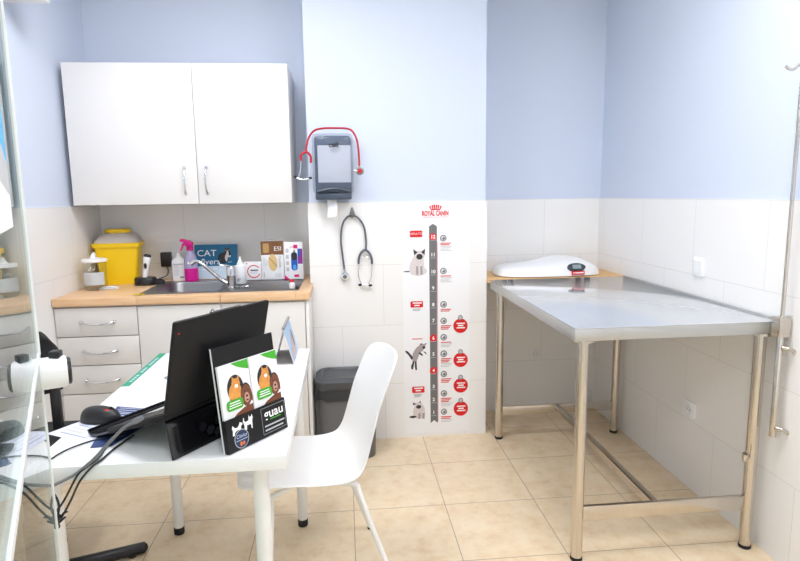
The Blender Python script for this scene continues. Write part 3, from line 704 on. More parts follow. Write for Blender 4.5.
vs = [237, 255, 272, 288.5, 305, 321, 338.5, 354.5, 371, 387, 400, 413]
for k, v in enumerate(vs):
    n = 12 - k
    if n in (12, 6, 4): mb.flat(pdisc(433.5, v, 3.7), PO, RED, .0018)
    c = P(433.6, v); mb.text(str(n), .026, PO, WHITEINK, c[0], c[1], .0022, bold=.0008)
    mb.flat(PP((431, v + 3), (436.2, v + 3), (436.2, v + 3.4), (431, v + 3.4)), PO, INKLG, .0021)
part('growth_bar', mb, t)
mb = MB()   # left badges
def rows(mb, u0, v0, n, wid, m, dv=2.0, th=.9):
    for k in range(n):
        ww = wid * (1 - .25 * ((k * 7) % 3) / 2)
        mb.flat(PP((u0, v0 + k * dv), (u0 + ww, v0 + k * dv), (u0 + ww, v0 + k * dv + th), (u0, v0 + k * dv + th)), PO, m, .0017)
for (u0, u1, v0, v1) in ((410.5, 423, 230.4, 237), (410.8, 423.3, 301, 307.3), (412, 424.4, 386.3, 392.6)):
    part('red_badge', MB().flat([P(*p) for p in rrect(u0, u1, v0, v1, 1.2)], PO, RED, .0016), t)
c = P(416.8, 233.6); mb.text('ADULTO', .016, PO, WHITEINK, c[0], c[1], .002)
for (u0, v0) in ((413, 302.2), (414, 387.4)): mb.flat(PP((u0, v0), (u0 + 9, v0), (u0 + 9, v0 + 1.2), (u0, v0 + 1.2)), PO, WHITEINK, .002).flat(PP((u0 + 1.5, v0 + 2.4), (u0 + 7, v0 + 2.4), (u0 + 7, v0 + 3.6), (u0 + 1.5, v0 + 3.6)), PO, WHITEINK, .002)
part('badge_lettering', mb, t)
for ar in ((413, 308.5, 2, 8, INKG, 1.3, .6), (414, 393.6, 3, 8, INKG, 1.3, .6), (412.5, 338.3, 1, 10, RED, 1, .8)):
    mb = MB(); rows(mb, *ar); part('caption_print', mb, t)
mb = MB()   # column of round icons with captions
for (v, rr, n1, n2) in ((238.5, 3.3, 2, 4), (271.5, 3.3, 1, 4), (305, 3.3, 2, 0), (321.5, 3.2, 3, 0), (338, 3.3, 1, 3), (354.5, 3.4, 3, 3), (374.8, 3.2, 3, 0), (394.3, 3.2, 3, 3), (412.7, 3.1, 2, 2)):
    u = 443.9; mb = MB()
    mb.flat(pdisc(u, v, rr), PO, BARG, .0016).flat(pdisc(u, v, rr * .76), PO, INKLG, .0018).flat(pdisc(u + .4, v + .3, rr * .42, 12), PO, BARG, .002).flat(pdisc(u - .8, v - .9, rr * .2, 8), PO, POSTP, .0021)
    rows(mb, 441, v + 4.6, n1, 10.5, RED, 1.6, .9); rows(mb, 441, v + 4.8 + n1 * 1.6, n2, 11.5, INKLG, 1.4, .6)
    part('round_icon', mb, t)
mb = MB()   # red roundels on the right
for v in (327, 361.3, 387, 410.3):
    mb = MB()
    mb.flat(pdisc(460.9, v, 7.3, 32), PO, RED, .0016).flat(pdisc(460.8, v - 8.3, 2.5, 20), PO, INKG, .0018).flat(pdisc(460.8, v - 8.3, 1.5, 14), PO, INKLG, .002)
    for k in range(3): mb.flat(PP((457 + k % 2 * 1.4, v - 3 + k * 2.2), (465.4 - k % 2 * 1.6, v - 3 + k * 2.2), (465.4 - k % 2 * 1.6, v - 1.8 + k * 2.2), (457 + k % 2 * 1.4, v - 1.8 + k * 2.2)), PO, WHITEINK, .002)
    part('red_roundel', mb, t)
mb = MB()   # sitting pale cat at the top
mb.flat([P(*p) for p in smoothline([(411, 274), (409.8, 267), (412, 261), (414.6, 256.5), (423, 256), (424.4, 262), (425, 268), (427.5, 270.5), (426, 273.5), (421, 275.5), (417, 275.6), (411, 274)], 4)] if False else [P(p.x, p.y) for p in smoothline([(411, 274, 0), (409.8, 267, 0), (412, 261, 0), (414.6, 256.5, 0), (423, 256, 0), (424.4, 262, 0), (425, 268, 0), (427.5, 270.5, 0), (426, 273.5, 0), (421, 275.5, 0), (417, 275.6, 0), (411, 274, 0)], 4)[:-1]], PO, FURW, .0015)
mb.flat(pdisc(419.8, 255.3, 5.4, 24, 5), PO, FURW, .0017)
mb.flat(PP((413.8, 248.8), (418.2, 252.2), (414.6, 255)), PO, FURD, .0018).flat(PP((425.6, 248.6), (421.6, 252), (425.2, 255)), PO, FURD, .0018)
mb.flat(pdisc(420, 256.6, 3.2, 18, 2.9), PO, FURD, .0019).flat(PP((404.3, 270.7), (410, 270.5), (410, 271.8), (404.3, 271.5)), PO, FURD, .0016)
for u in (417.6, 421.8): mb.flat(PP((u - 1, 266), (u + 1, 266), (u + 1.4, 274.6), (u - 1.2, 274.6)), PO, FURG, .0017)
part('sitting_cat_picture', mb, t)
mb = MB()   # leaping grey kitten
def blob(pts, m, off, k=4): mb.flat([P(p.x, p.y) for p in smoothline([(a, b_, 0) for a, b_ in pts + [pts[0]]], k)[:-1]], PO, m, off)
blob([(412.5, 359), (413, 353), (417, 347), (420.5, 345), (424, 346.5), (423.5, 350), (419.5, 354), (416.5, 361), (413, 362)], FURG, .0016)
mb.flat(pdisc(422.3, 346.4, 3.2, 18, 2.8), PO, FURG, .0018)
blob([(411.8, 359.5), (408.5, 354.5), (406.2, 352), (405.2, 350.3), (407.6, 350.6), (410, 353), (413, 357)], FURD, .0017)
for a in (((413, 361), (411, 366), (411.5, 369), (413.2, 368.6), (414.6, 361)), ((415, 361), (414.8, 366), (415.6, 370), (417, 369.5), (416.6, 361)), ((418.5, 353), (421, 355.2), (423, 356), (422.6, 354), (420, 352)), ((423, 351.5), (425.5, 351.8), (427, 354.5), (426, 354.3), (424.6, 352.8))): mb.flat(PP(*a), PO, FURD, .0019)
mb.flat(PP((419.5, 344.6), (420.8, 343.2), (423.8, 344)), PO, FURD, .0019).flat(PP((424.6, 343.6), (427.2, 343.2), (425, 345.4)), PO, FURD, .0019).flat(pdisc(424, 347.4, 1.5, 12), PO, FURD, .002)
part('leaping_kitten_picture', mb, t)
mb = MB()   # fluffy sitting kitten
blob([(413.5, 417), (413, 411), (414.5, 406), (418.5, 403.4), (423, 405.5), (424.8, 411), (424, 417), (419, 418.5)], FURW, .0016)
mb.flat(pdisc(418.4, 406, 4.3, 22, 3.9), PO, FURW, .0018).flat(PP((412.6, 404.8), (413, 402), (416.4, 403.6)), PO, FURD, .0019).flat(PP((419, 402.2), (420, 400.4), (421, 403.2)), PO, FURD, .0019)
mb.flat(pdisc(418.5, 406.6, 2.6, 16, 1.9), PO, FURD, .002)
blob([(413.6, 417.8), (409.5, 417), (409.4, 416), (412.5, 415.2), (416.5, 416)], FURD, .0019)
for u in (419.4, 423.4): mb.flat(PP((u - 1.2, 413), (u + 1, 413), (u + 1, 418.6), (u - 1.3, 418.6)), PO, FURG, .0019)
part('fluffy_kitten_picture', mb, t)

# ------------------------------------------------------------------ wall switches / sockets / small wall things
def switch_face(tt, F):
    part('rocker', MB().prism(rrect(-.029, .029, -.029, .029, .003), .013, F @ Matrix.Rotation(.07, 4, 'X'), WPL, .004, .0015), tt)
XRT = XR - .0101
face_plate('light_switch', 'white light switch on the right wall above the steel table', XRT, 2.39, 1.024, .041, (0, -1, 0), (0, 0, 1), 'switch', switch_face)
face_plate('wall_socket', 'white wall socket low on the right wall under the steel table', XRT, 2.395, .37, .04, (0, -1, 0), (0, 0, 1), 'socket', socket_face)
face_plate('wall_socket', 'white wall socket on the back wall tiles under the wooden board', 1.163, YT, .362, .035, (1, 0, 0), (0, 0, 1), 'socket', socket_face)
mb = MB().box(XL + .001, -1.2, 2.62, 2.7, 2.162, 2.36, WPL, .006)
solo('wall_fixture', mb, 'white box fixture high on the left wall at the top of the picture', 'wall fixture', (XL, 2.66, 2.162))
# ------------------------------------------------------------------ pedal bin by the pillar
bx0, bx1, by0, by1 = -.168, .15, 2.84, 3.085
t = thing('waste_bin', 'dark grey lidded waste bin against the pillar behind the white chair', 'bin', (-.02, 2.96, 0))
bcx, bcy, bhx, bhy = (bx0 + bx1) / 2, (by0 + by1) / 2, (bx1 - bx0) / 2, (by1 - by0) / 2
part('body', taper(MB(), bcx, bcy, [(bhx - .022, bhy - .02, 0, .05), (bhx - .02, bhy - .018, .006, .05), (bhx - .006, bhy - .005, .36, .055), (bhx - .006, bhy - .005, .379, .055)], BINB), t)
mb = MB(); b = bmesh.new(); R = []
for k, z in enumerate((.325, .342, .358, .37, .378)):
    rr = rrect(-bhx, bhx, -bhy, bhy, .055, 7)
    R.append([b.verts.new((bcx + p[0] * (1.0 + .012 * math.sin(i * 2.7 + k * 1.9) * (k < 4)), bcy + p[1] * (1.0 + .008 * math.sin(i * 1.7 + k)), z + .006 * math.sin(i * 1.3) * (k == 0))) for i, p in enumerate(rr)])
for A, B in zip(R, R[1:]):
    for i in range(len(A)): b.faces.new((A[i], A[(i + 1) % len(A)], B[(i + 1) % len(A)], B[i]))
mb.merge(b, BAG); part('bin_bag', mb, t, 'black bag folded over the rim')
part('lid', taper(MB(), bcx, bcy, [(bhx + .004, bhy + .002, .38, .058), (bhx + .006, bhy + .004, .386, .06), (bhx + .004, bhy + .002, .42, .06), (bhx - .012, bhy - .012, .433, .05), (bhx - .03, bhy - .028, .434, .04), (bhx - .036, bhy - .034, .427, .04)], BINL), t)

# ------------------------------------------------------------------ desk
DZ = .73
t = thing('desk', 'white desk on round legs carrying the laptop', 'desk', (-.46, 1.86, 0))
part('desktop', MB().box(-.762, -.157, 1.357, 2.365, DZ - .036, DZ, DESKW, .0015), t)
for x, y in ((-.232, 1.432), (-.733, 1.412), (-.206, 2.272), (-.705, 2.272)):
    l = part('leg', MB().lathe((x, y, 0), [(.019, .03), (.0195, .032), (.021, .685), (.03, .69), (.03, .6935)], WMET, 28), t)
    part('foot', MB().lathe((x, y, 0), [(.019, 0), (.0205, .003), (.0205, .028), (.019, .0301)], RUB, 24), l)

# laptop stand and laptop share an oblique direction across the desk
U = Vector((.56, .828, 0)).normalized(); Nn = Vector((-U.y, U.x, 0))          # U along the hinge, Nn towards the user
F1 = Vector((-.427, 1.349, DZ + .0025))
mid = F1 + U * .152
FS = frame(mid, Nn, (0, 0, 1))                     # x: towards user, y: up, normal: +-U
path = [(.0, .0), (.006, .03), (.012, .075)] + [(.012 + .02 - .02 * math.cos(a), .075 + .018 * math.sin(a)) for a in (.5, 1.0, 1.4)] + [(.05, .09), (.1, .073), (.16, .0525), (.22, .032), (.29, .008), (.312, .005), (.322, .009), (.325, .017)]
t = thing('laptop_stand', 'glossy black bent laptop stand on the white desk', 'laptop stand', (mid.x, mid.y, DZ))
part('sheet', MB().sheet(path, .145, .005, FS, BLKG), t)
mb = MB()
for cy2, cz2, r2 in ((-.05, .05, .013), (-.025, .034, .014), (.0, .052, .013), (.022, .036, .013), (-.002, .022, .012)):
    pts = ell(cy2, cz2, r2, r2, 6)
    FB = frame(mid + Nn * .002, U, (0, 0, 1)); mb.flat(pts, FB, mat('faint_embossed_black', '#1b1b1f', .3), .0035)
part('embossed_pattern', mb, t, 'faint hexagon pattern on the back leg')
# laptop base lies on the slope
sl = Vector((.29 - .05, .008 - .09)); sl.normalize()
o = mid + Nn * .012 + Vector((0, 0, .098))
fw = (Nn * sl.x + Vector((0, 0, sl.y))).normalized()
FL = frame(o, fw, fw.cross(U) * -1 if (fw.cross(U)).z < 0 else fw.cross(U))  # x forward, y up off the keyboard
t = thing('laptop', 'open black laptop on the black stand with its screen turned away', 'laptop', (o.x, o.y, DZ + .09))
upv = Vector((FL[0][1], FL[1][1], FL[2][1])); sgn = 1 if Vector((FL[0][2], FL[1][2], FL[2][2])).dot(U) > 0 else -1
part('base', MB().prism(rrect(-.004, .232, .0, .016, .005, 3), .165 if sgn > 0 else .15, FL, BLKM, -.15 if sgn > 0 else -.165, .002), t)
FK = frame(o + upv * .016, fw, U if True else U)
mb = MB()
FKn = frame(o + upv * .0162, U, Vector(fw) * -1)    # keyboard plane, text side up
if Vector((FKn[0][2], FKn[1][2], FKn[2][2])).z < 0: FKn = frame(o + upv * .0162, -U, Vector(fw) * -1)
for r_ in range(5):
    for c in range(13): mb.prism(rrect(-.138 + c * .0216, -.138 + c * .0216 + .019, -.035 - r_ * .021, -.035 - r_ * .021 + .0185, .002, 2), .0018, FKn, BLK, 0)
part('keyboard', mb, t)
part('touchpad', MB().prism(rrect(-.05, .05, -.215, -.155, .004, 3), .0008, FKn, BLKG), t)
lidv = (Vector((0, 0, .228)) - Nn * .054).normalized()
ol = o + upv * .016 - fw * .002
FLd = frame(ol, U, lidv)                              # normal = U x lidv
mb = MB().prism(rrect(-.151, .165, .0, .236, .006, 4), .009, FLd, BLKM, 0, .002)
lid = part('lid', mb, t)
nrm = Vector((FLd[0][2], FLd[1][2], FLd[2][2])); back = -1 if nrm.dot(Nn) > 0 else 1   # does +normal face the viewer side
zscr = .0093 if back < 0 else -.0003
part('screen', MB().flat(rrect(-.143, .157, .016, .226, .003, 3), FLd if back < 0 else FLd @ Matrix.Translation((0, 0, -.0006)), mat('dark_screen_glass', '#0c0d10', .1), zscr), lid)
zb_ = -.0006 if back < 0 else .0096
mb = MB()
Mb = FLd @ Matrix.Translation((0, 0, zb_))
mb.prism(rrect(-.139, -.135, .205, .209, .001, 2), .0004, Mb, RED, -.0004)
part('red_dot', mb, lid, 'small red mark on the lid')
part('antenna_strip', MB().prism(rrect(-.04, .06, .2355, .239, .001, 2), .0085, FLd, BLK, .0005), lid)

# papers, pad and mouse
def sheetpoly(name, label, cat, pts, z, m, th=.0006, loc=None):
    c = (sum(p[0] for p in pts) / len(pts), sum(p[1] for p in pts) / len(pts), z)
    return thing(name, label, cat, c), c
pp = [(-.812, 1.568), (-.64, 1.468), (-.545, 1.64), (-.705, 1.735)]
t, c = sheetpoly('printed_sheet', 'pale lilac printed paper sticking out over the desk edge under the mouse', 'paper', pp, DZ + .0004, PAPERL)
FD = frame((0, 0, DZ + .0004), (1, 0, 0), (0, 1, 0))
part('paper', MB().prism(pp, .0006, FD, PAPERL), t)
mb = MB(); p0, pu, pv = Vector(pp[0]), Vector(pp[1]) - Vector(pp[0]), Vector(pp[3]) - Vector(pp[0])
for k in range(9):
    a = .1 + k * .09; L_ = .3 + .5 * random.random()
    q = [p0 + pu * .12 + pv * a, p0 + pu * (.12 + L_) + pv * a, p0 + pu * (.12 + L_) + pv * (a + .022), p0 + pu * .12 + pv * (a + .022)]
    part('print_line', MB().flat([tuple(v) for v in q], FD, INKLG if k % 3 else LILAC, .001), t)
pp = [(-.655, 1.452), (-.55, 1.452), (-.545, 1.74), (-.71, 1.757)]
t, c = sheetpoly('blue_flyer', 'dark blue printed flyer lying under the laptop stand and mouse', 'flyer', pp, DZ + .0016, NAVYPAD)
FD2 = frame((0, 0, DZ + .0012), (1, 0, 0), (0, 1, 0))
pp = [(-.655, 1.458), (-.605, 1.462), (-.53, 1.70), (-.70, 1.757)]
part('paper', MB().prism(pp, .0008, FD2, NAVYPAD), t)
mb = MB()
for k in range(5):
    part('print_line', MB().flat([(-.685, 1.738 - k * .014), (-.56 - .02 * (k % 3), 1.706 - k * .014), (-.56 - .02 * (k % 3), 1.709 - k * .014), (-.685, 1.741 - k * .014)], FD2, PAPERL, .0012), t)
mx_, my_ = -.702, 1.645
t = thing('computer_mouse', 'black computer mouse with a red mark on the papers at the desk edge', 'mouse', (mx_, my_, DZ + .002), math.radians(-8))
def mouse_fn(u, v):
    a = 2 * PI * u; rx, ry = .058, .033
    h = math.sin(PI / 2 * v); f = math.cos(PI / 2 * v) ** .55
    x = rx * f * math.cos(a); y = ry * f * math.sin(a)
    z = .039 * h * (1 - .12 * (x / rx))
    ang = math.radians(-8); return (mx_ + x * math.cos(ang) - y * math.sin(ang), my_ + x * math.sin(ang) + y * math.cos(ang), DZ + .0025 + z)
part('shell', MB().grid(mouse_fn, 36, 14, BLK, True), t)
part('scroll_wheel', MB().lathe_axis((mx_ + .03, my_ - .006, DZ + .034), (mx_ + .031, my_ + .0, DZ + .034), [(.007, 0), (.0085, .3), (.0085, .7), (.007, 1)], RUB, 18), t)
part('red_mark', MB().sphere((mx_ + .022, my_ - .013, DZ + .0355), .006, RED, 1.3, .8, .6), t)
t, c = sheetpoly('desk_pad', 'white paper desk pad with a green printed strip along its left edge', 'desk pad', [(-.757, 1.945), (-.45, 1.945), (-.45, 2.357), (-.757, 2.357)], DZ, PAPER)
part('pad', MB().box(-.757, -.45, 1.945, 2.357, DZ + .0003, DZ + .003, PAPER, .0005), t)
FD3 = frame((0, 0, DZ + .003), (1, 0, 0), (0, 1, 0))
part('green_strip', MB().flat([(-.7565, 1.946), (-.73, 1.946), (-.73, 2.356), (-.7565, 2.356)], FD3, GREEND, .0006), t)
mb = MB()
for k in range(14):
    if k in (4, 8): continue
    part('strip_print', MB().flat([(-.748, 1.99 + k * .022), (-.738, 1.99 + k * .022), (-.738, 2.004 + k * .022), (-.748, 2.004 + k * .022)], FD3, PALEB, .001), t)
mb.flat(ell(-.62, 2.02, .02, .028, 14, rot=.6), FD3, INKG, .0008).flat(ell(-.605, 2.06, .012, .02, 12, rot=-.3), FD3, INKG, .0008).flat([(-.68, 2.15), (-.64, 2.15), (-.64, 2.155), (-.68, 2.155)], FD3, INKLG, .0008)
part('print', mb, t)

# flyer holder with two leaflets
A0 = Vector((-.297, 1.372, DZ)); hu = Vector((.62, .785, 0)).normalized(); hn = Vector((hu.y, -hu.x, 0))
lean = (Vector((0, 0, .255)) - hn * .03).normalized()
HF = frame(A0 - hn * .012 + Vector((0, 0, .0005)), hu, lean) @ Matrix.Diagonal((.955, 1, 1, 1))        # normal = hu x lean -> towards the viewer side
HW = .212
t = thing('leaflet_holder', 'black cardboard leaflet holder in front of the laptop', 'leaflet holder', (A0.x, A0.y, DZ))
part('back_board', MB().prism([(0, 0), (HW, 0), (HW, .262), (0, .262)], 0, HF, BLKM, -.004), t)
part('edge', MB().prism([(-.0012, 0), (0, 0), (0, .262), (-.0012, .262)], .0, HF, LABELW, -.004), t, 'pale cut edge of the board')
part('pocket', MB().prism([(0, 0), (HW, 0), (HW, .083), (0, .083)], .016, HF, BLKM, .012).prism([(0, 0), (.003, 0), (.003, .083), (0, .083)], .012, HF, BLKM, 0).prism([(HW - .003, 0), (HW, 0), (HW, .083), (HW - .003, .083)], .012, HF, BLKM, 0).prism([(.003, 0), (HW - .003, 0), (HW - .003, .003), (.003, .003)], .012, HF, BLKM, 0), t)
mb = MB().text('guau', .034, HF, WHITEINK, .166, .058, .0165, sx=1.15, bold=.0006)
for k in range(2): mb.text(('perros gatos', 'salud animal')[k], .0085, HF, WHITEINK, .166, .028 - k * .011, .0165) if False else mb.flat([(.128, .026 - k * .011), (.202 - k * .006, .026 - k * .011), (.202 - k * .006, .030 - k * .011), (.128, .030 - k * .011)], HF, INKLG, .0165)
mb.flat([(.15, .041), (.19, .041), (.19, .0435), (.15, .0435)], HF, GREEN, .0165)
for a, b_, c, d in ((.12, .008, .208, .0095), (.12, .0755, .208, .077), (.12, .008, .1215, .077), (.2065, .008, .208, .077)): mb.flat([(a, b_), (c, b_), (c, d), (a, d)], HF, INKG, .0164)
part('lettering', mb, t, 'white lettering on the pocket')
mb = MB()
dog = [(.018, .04), (.02, .052), (.018, .06), (.021, .066), (.024, .062), (.028, .058), (.036, .057), (.042, .062), (.045, .068), (.048, .066), (.054, .064), (.053, .06), (.048, .057), (.047, .045), (.044, .04), (.042, .05), (.032, .05), (.026, .046), (.024, .04)]
cat = [(.06, .042), (.061, .054), (.058, .066), (.06, .074), (.0625, .074), (.062, .066), (.066, .062), (.076, .063), (.079, .076), (.082, .07), (.087, .071), (.09, .076), (.092, .066), (.089, .06), (.0875, .04), (.084, .04), (.083, .052), (.07, .052), (.068, .042)]
cat = [(x - .002, y) for x, y in cat]
mb.flat(dog, HF, WHITEINK, .0165).flat(cat, HF, WHITEINK, .0165)
part('pet_silhouettes', mb, t)
mb = MB().flat(ell(.045, .026, .024, .024, 32), HF, INKLG, .0168).flat(ell(.045, .026, .0222, .0222, 32), HF, NAVY, .0171)
mb.text('Clinica', .013, HF, PALEB, .045, .033, .0174, shear=.2).flat(ell(.041, .014, .004, .006, 12), HF, ORANGE, .0174).flat(ell(.05, .014, .004, .005, 12), HF, ORANGE, .0174).flat([(.026, .023), (.064, .023), (.064, .0245), (.026, .0245)], HF, PALEB, .0174)
part('round_sticker', mb, t, 'round navy sticker with orange figures')
def leaflet(x0, label):
    w2, z0, z1 = .1, .006, .216
    base = HF @ Vector((x0 + w2 / 2, z0, .006))
    tt = thing('leaflet', label, 'leaflet', base, 0, 'leaflets in the black holder')
    part('paper', MB().prism([(x0, z0), (x0 + w2, z0), (x0 + w2, z1), (x0, z1)], .010, HF, PAPER, .003), tt)
    o_ = .0105
    part('green_corner', MB().flat([(x0 + .042, z1 - .0005), (x0 + .06, z1 - .012), (x0 + .08, z1 - .02), (x0 + w2 - .0005, z1 - .026), (x0 + w2 - .0005, z1 - .0005)], HF, GREEN, o_), tt)
    mb = MB().flat(ell(x0 + .048, .152, .027, .034, 28), HF, INKD, o_)
    mb.flat(ell(x0 + .046, .14, .022, .026, 24), HF, ORCAT, o_ + .0004).flat(ell(x0 + .05, .163, .014, .014, 20), HF, ORCAT, o_ + .0006)
    mb.flat([(x0 + .038, .168), (x0 + .04, .184), (x0 + .048, .174)], HF, ORCAT, o_ + .0006).flat([(x0 + .054, .174), (x0 + .062, .183), (x0 + .063, .166)], HF, ORCAT, o_ + .0006)
    mb.flat(ell(x0 + .051, .157, .006, .005, 12), HF, PAPER, o_ + .0008)
    part('cat_picture', mb, tt)
    mb = MB().flat(ell(x0 + .08, .128, .0185, .03, 24), HF, INKD, o_ + .0006).flat(ell(x0 + .081, .126, .0155, .028, 24), HF, BRDOG, o_ + .0008)
    mb.flat(ell(x0 + .0665, .126, .0055, .02, 16, rot=-.15), HF, BRDOG, o_ + .001).flat(ell(x0 + .0945, .126, .0048, .02, 16, rot=.15), HF, BRDOG, o_ + .001)
    mb.flat(ell(x0 + .081, .12, .0085, .013, 20), HF, DOGL, o_ + .0011).flat(ell(x0 + .081, .124, .0042, .0032, 12), HF, INKD, o_ + .0014).flat(ell(x0 + .081, .1135, .0045, .0022, 12), HF, INKD, o_ + .0014)
    for dx in (-.006, .006): mb.flat(ell(x0 + .081 + dx, .137, .0022, .0022, 10), HF, INKD, o_ + .0014)
    mb.flat([(x0 + .02, z0 + .07), (x0 + w2 - .001, z0 + .07), (x0 + w2 - .001, .1), (x0 + .07, .098), (x0 + .045, .09)], HF, BRDOG, o_ + .0006)
    part('dog_picture', mb, tt)
    mb = MB().flat(rrect(x0 + .012, x0 + .066, .1, .126, .008), HF, GREEN, o_ + .0018)
    for k in range(3): mb.flat([(x0 + .022 - .002 * k, .118 - k * .006), (x0 + .056 + .002 * k, .118 - k * .006), (x0 + .056 + .002 * k, .1205 - k * .006), (x0 + .022 - .002 * k, .1205 - k * .006)], HF, WHITEINK, o_ + .0022)
    part('green_label', mb, tt)
leaflet(.004, 'left white pet leaflet above the white animal silhouettes of the black holder')
leaflet(.108, 'right white pet leaflet above the lettering of the black holder')

# tent calendar
t = thing('tent_calendar', 'folded tent-shaped desk calendar with a sky blue picture at the far desk corner', 'calendar', (-.24, 2.25, DZ))
y0, y1 = 2.135, 2.345
ridge = (-.238, DZ + .137)
def panel(xb, m, rig=ridge, t_=.002):
    F = frame((xb, y0, DZ + .0005), (0, 1, 0), (rig[0] - xb, 0, rig[1] - DZ)); h = math.hypot(rig[0] - xb, rig[1] - DZ)
    return F, h
F, h = panel(-.278, CALG); part('rear_board', MB().prism([(0, 0), (y1 - y0, 0), (y1 - y0, h), (0, h)], 0, F, WGL, -.002), t)
F, h = panel(-.202, SKYP); part('front_board', MB().prism([(0, 0), (y1 - y0, 0), (y1 - y0, h), (0, h)], 0, F, WGL, -.002), t)
mb = MB().flat([(.003, .003), (y1 - y0 - .003, .003), (y1 - y0 - .003, h - .004), (.003, h - .004)], F, SKYP, .0006)
mb.flat(ell(.12, .05, .05, .04, 20), F, PHOTO, .001).flat(ell(.06, .03, .03, .026, 16), F, PHOTO, .0012).flat(ell(.15, .07, .02, .035, 16), F, CALG, .0014)
part('picture', mb, t, 'sky blue picture side')
part('floor_strip', MB().box(-.277, -.203, y0 + .004, y1 - .004, DZ + .0004, DZ + .0014, mat('light_card_board', '#b9b4ae', .6)), t)
part('ridge', MB().box(-.243, -.233, y0, y1, ridge[1] - .003, ridge[1] + .004, CALG, .001), t)

# cables off the laptop and over the front desk edge
zc = DZ + .004
def cable(label, pts, r, m, plug=None):
    tt = thing('cable', label, 'cable', pts[0], 0, 'cables over the front desk edge')
    part('sheath', MB().tube(pts, r, m, 8, 7), tt)
    if plug: part('plug', MB().lathe_axis(plug[0], plug[1], [(.005, 0), (.007, .2), (.007, .7), (.0035, 1)], m, 12), tt)
    return tt
cable('light grey cable plugged into the laptop side and falling over the desk front', [(-.508, 1.352, .832), (-.525, 1.35, .824), (-.548, 1.348, .803), (-.572, 1.347, .779), (-.595, 1.347, .755), (-.622, 1.346, .732), (-.645, 1.343, .716), (-.68, 1.338, .70), (-.72, 1.336, .684), (-.75, 1.34, .67)], .0038, GCABLE, (Vector((-.486, 1.362, .842)), Vector((-.511, 1.352, .831))))
cable('thin black cable from under the laptop to the knot, running nearest the grey cable', [(-.60, 1.54, zc), (-.615, 1.48, zc), (-.607, 1.39, zc), (-.616, 1.35, .732), (-.637, 1.342, .715), (-.668, 1.336, .66), (-.69, 1.334, .63), (-.7, 1.338, .615), (-.692, 1.34, .6)], .0026, CABLE)
cable('second thin black cable falling over the desk front, rightmost of the black ones', [(-.57, 1.52, zc), (-.589, 1.44, zc), (-.596, 1.38, zc), (-.605, 1.35, .732), (-.633, 1.342, .7), (-.656, 1.338, .655), (-.676, 1.334, .62), (-.69, 1.336, .604), (-.675, 1.34, .625)], .0026, CABLE)
cable('black mouse cable crossing the white desk to its left front edge', [(mx_ + .055, my_ - .02, zc + .006), (-.6, 1.58, zc), (-.63, 1.525, zc), (-.675, 1.49, zc), (-.71, 1.44, zc), (-.722, 1.38, zc), (-.726, 1.352, .732), (-.728, 1.346, .71)], .0022, CABLE)
cable('black cable looping out from the knot against the left front desk leg', [(-.712, 1.34, .705), (-.7, 1.337, .69), (-.684, 1.334, .665), (-.681, 1.333, .64), (-.69, 1.334, .615), (-.706, 1.336, .605), (-.71, 1.337, .62), (-.698, 1.333, .632), (-.684, 1.335, .618), (-.69, 1.337, .6), (-.672, 1.339, .615)], .0026, CABLE)
t2 = thing('cable_tie_bundle', 'dark knot of tied cable ends hanging at the left front desk leg', 'cable tie', (-.692, 1.334, .61))
part('knot', MB().tube([(-.705, 1.332, .618), (-.694, 1.329, .612), (-.68, 1.331, .622)], .008, CABLE, 10, 4), t2)
part('tie_end', MB().tube([(-.69, 1.33, .614), (-.68, 1.326, .6), (-.688, 1.326, .592)], .0018, CABLE, 6, 4).tube([(-.684, 1.33, .618), (-.668, 1.328, .63), (-.66, 1.328, .634)], .0018, CABLE, 6, 4), t2)

# ------------------------------------------------------------------ visitor chair
ca = math.radians(191); co = Vector((-.168, 1.95, 0))
t = thing('visitor_chair', 'white moulded plastic chair with white tube legs at the right of the desk', 'chair', co, ca)
MC = WM[t.name]
prof = smoothline([(.222, 0, .419), (.208, 0, .428), (.15, 0, .432), (.06, 0, .425), (-.04, 0, .413), (-.115, 0, .412), (-.165, 0, .43), (-.202, 0, .475), (-.234, 0, .55), (-.27, 0, .65), (-.304, 0, .74), (-.323, 0, .79), (-.332, 0, .813)], 4)
def shell(u, v):
    i = u * (len(prof) - 1); a = int(min(i, len(prof) - 2)); p = prof[a].lerp(prof[a + 1], i - a)
    s = 2 * v - 1
    if u < .42: w_ = .205
    else: w_ = .205 - .04 * ((u - .42) / .58) ** 1.2
    e = .17
    if u > 1 - e: w_ *= (max(0, 1 - ((u - (1 - e)) / e) ** 2.2) ** (1 / 2.2)) * .8 + .2
    if p.x > .1: w_ *= .5 + .5 * max(0, 1 - ((p.x - .1) / .122) ** 2.2) ** (1 / 2.2)
    back = max(0, min(1, (u - .45) / .3))
    q = (s * w_ / .2) ** 2
    x = p.x + back * .05 * q; z = p.z + (1 - back) * .022 * q
    return MC @ Vector((x, s * w_, z))
o = part('seat_shell', MB().grid(shell, 48, 16, SHELL), t, angle=180)
m_ = o.modifiers.new('thick', 'SOLIDIFY'); m_.thickness = .009; m_.offset = 0
m_ = o.modifiers.new('smooth', 'SUBSURF'); m_.levels = 1; m_.render_levels = 2
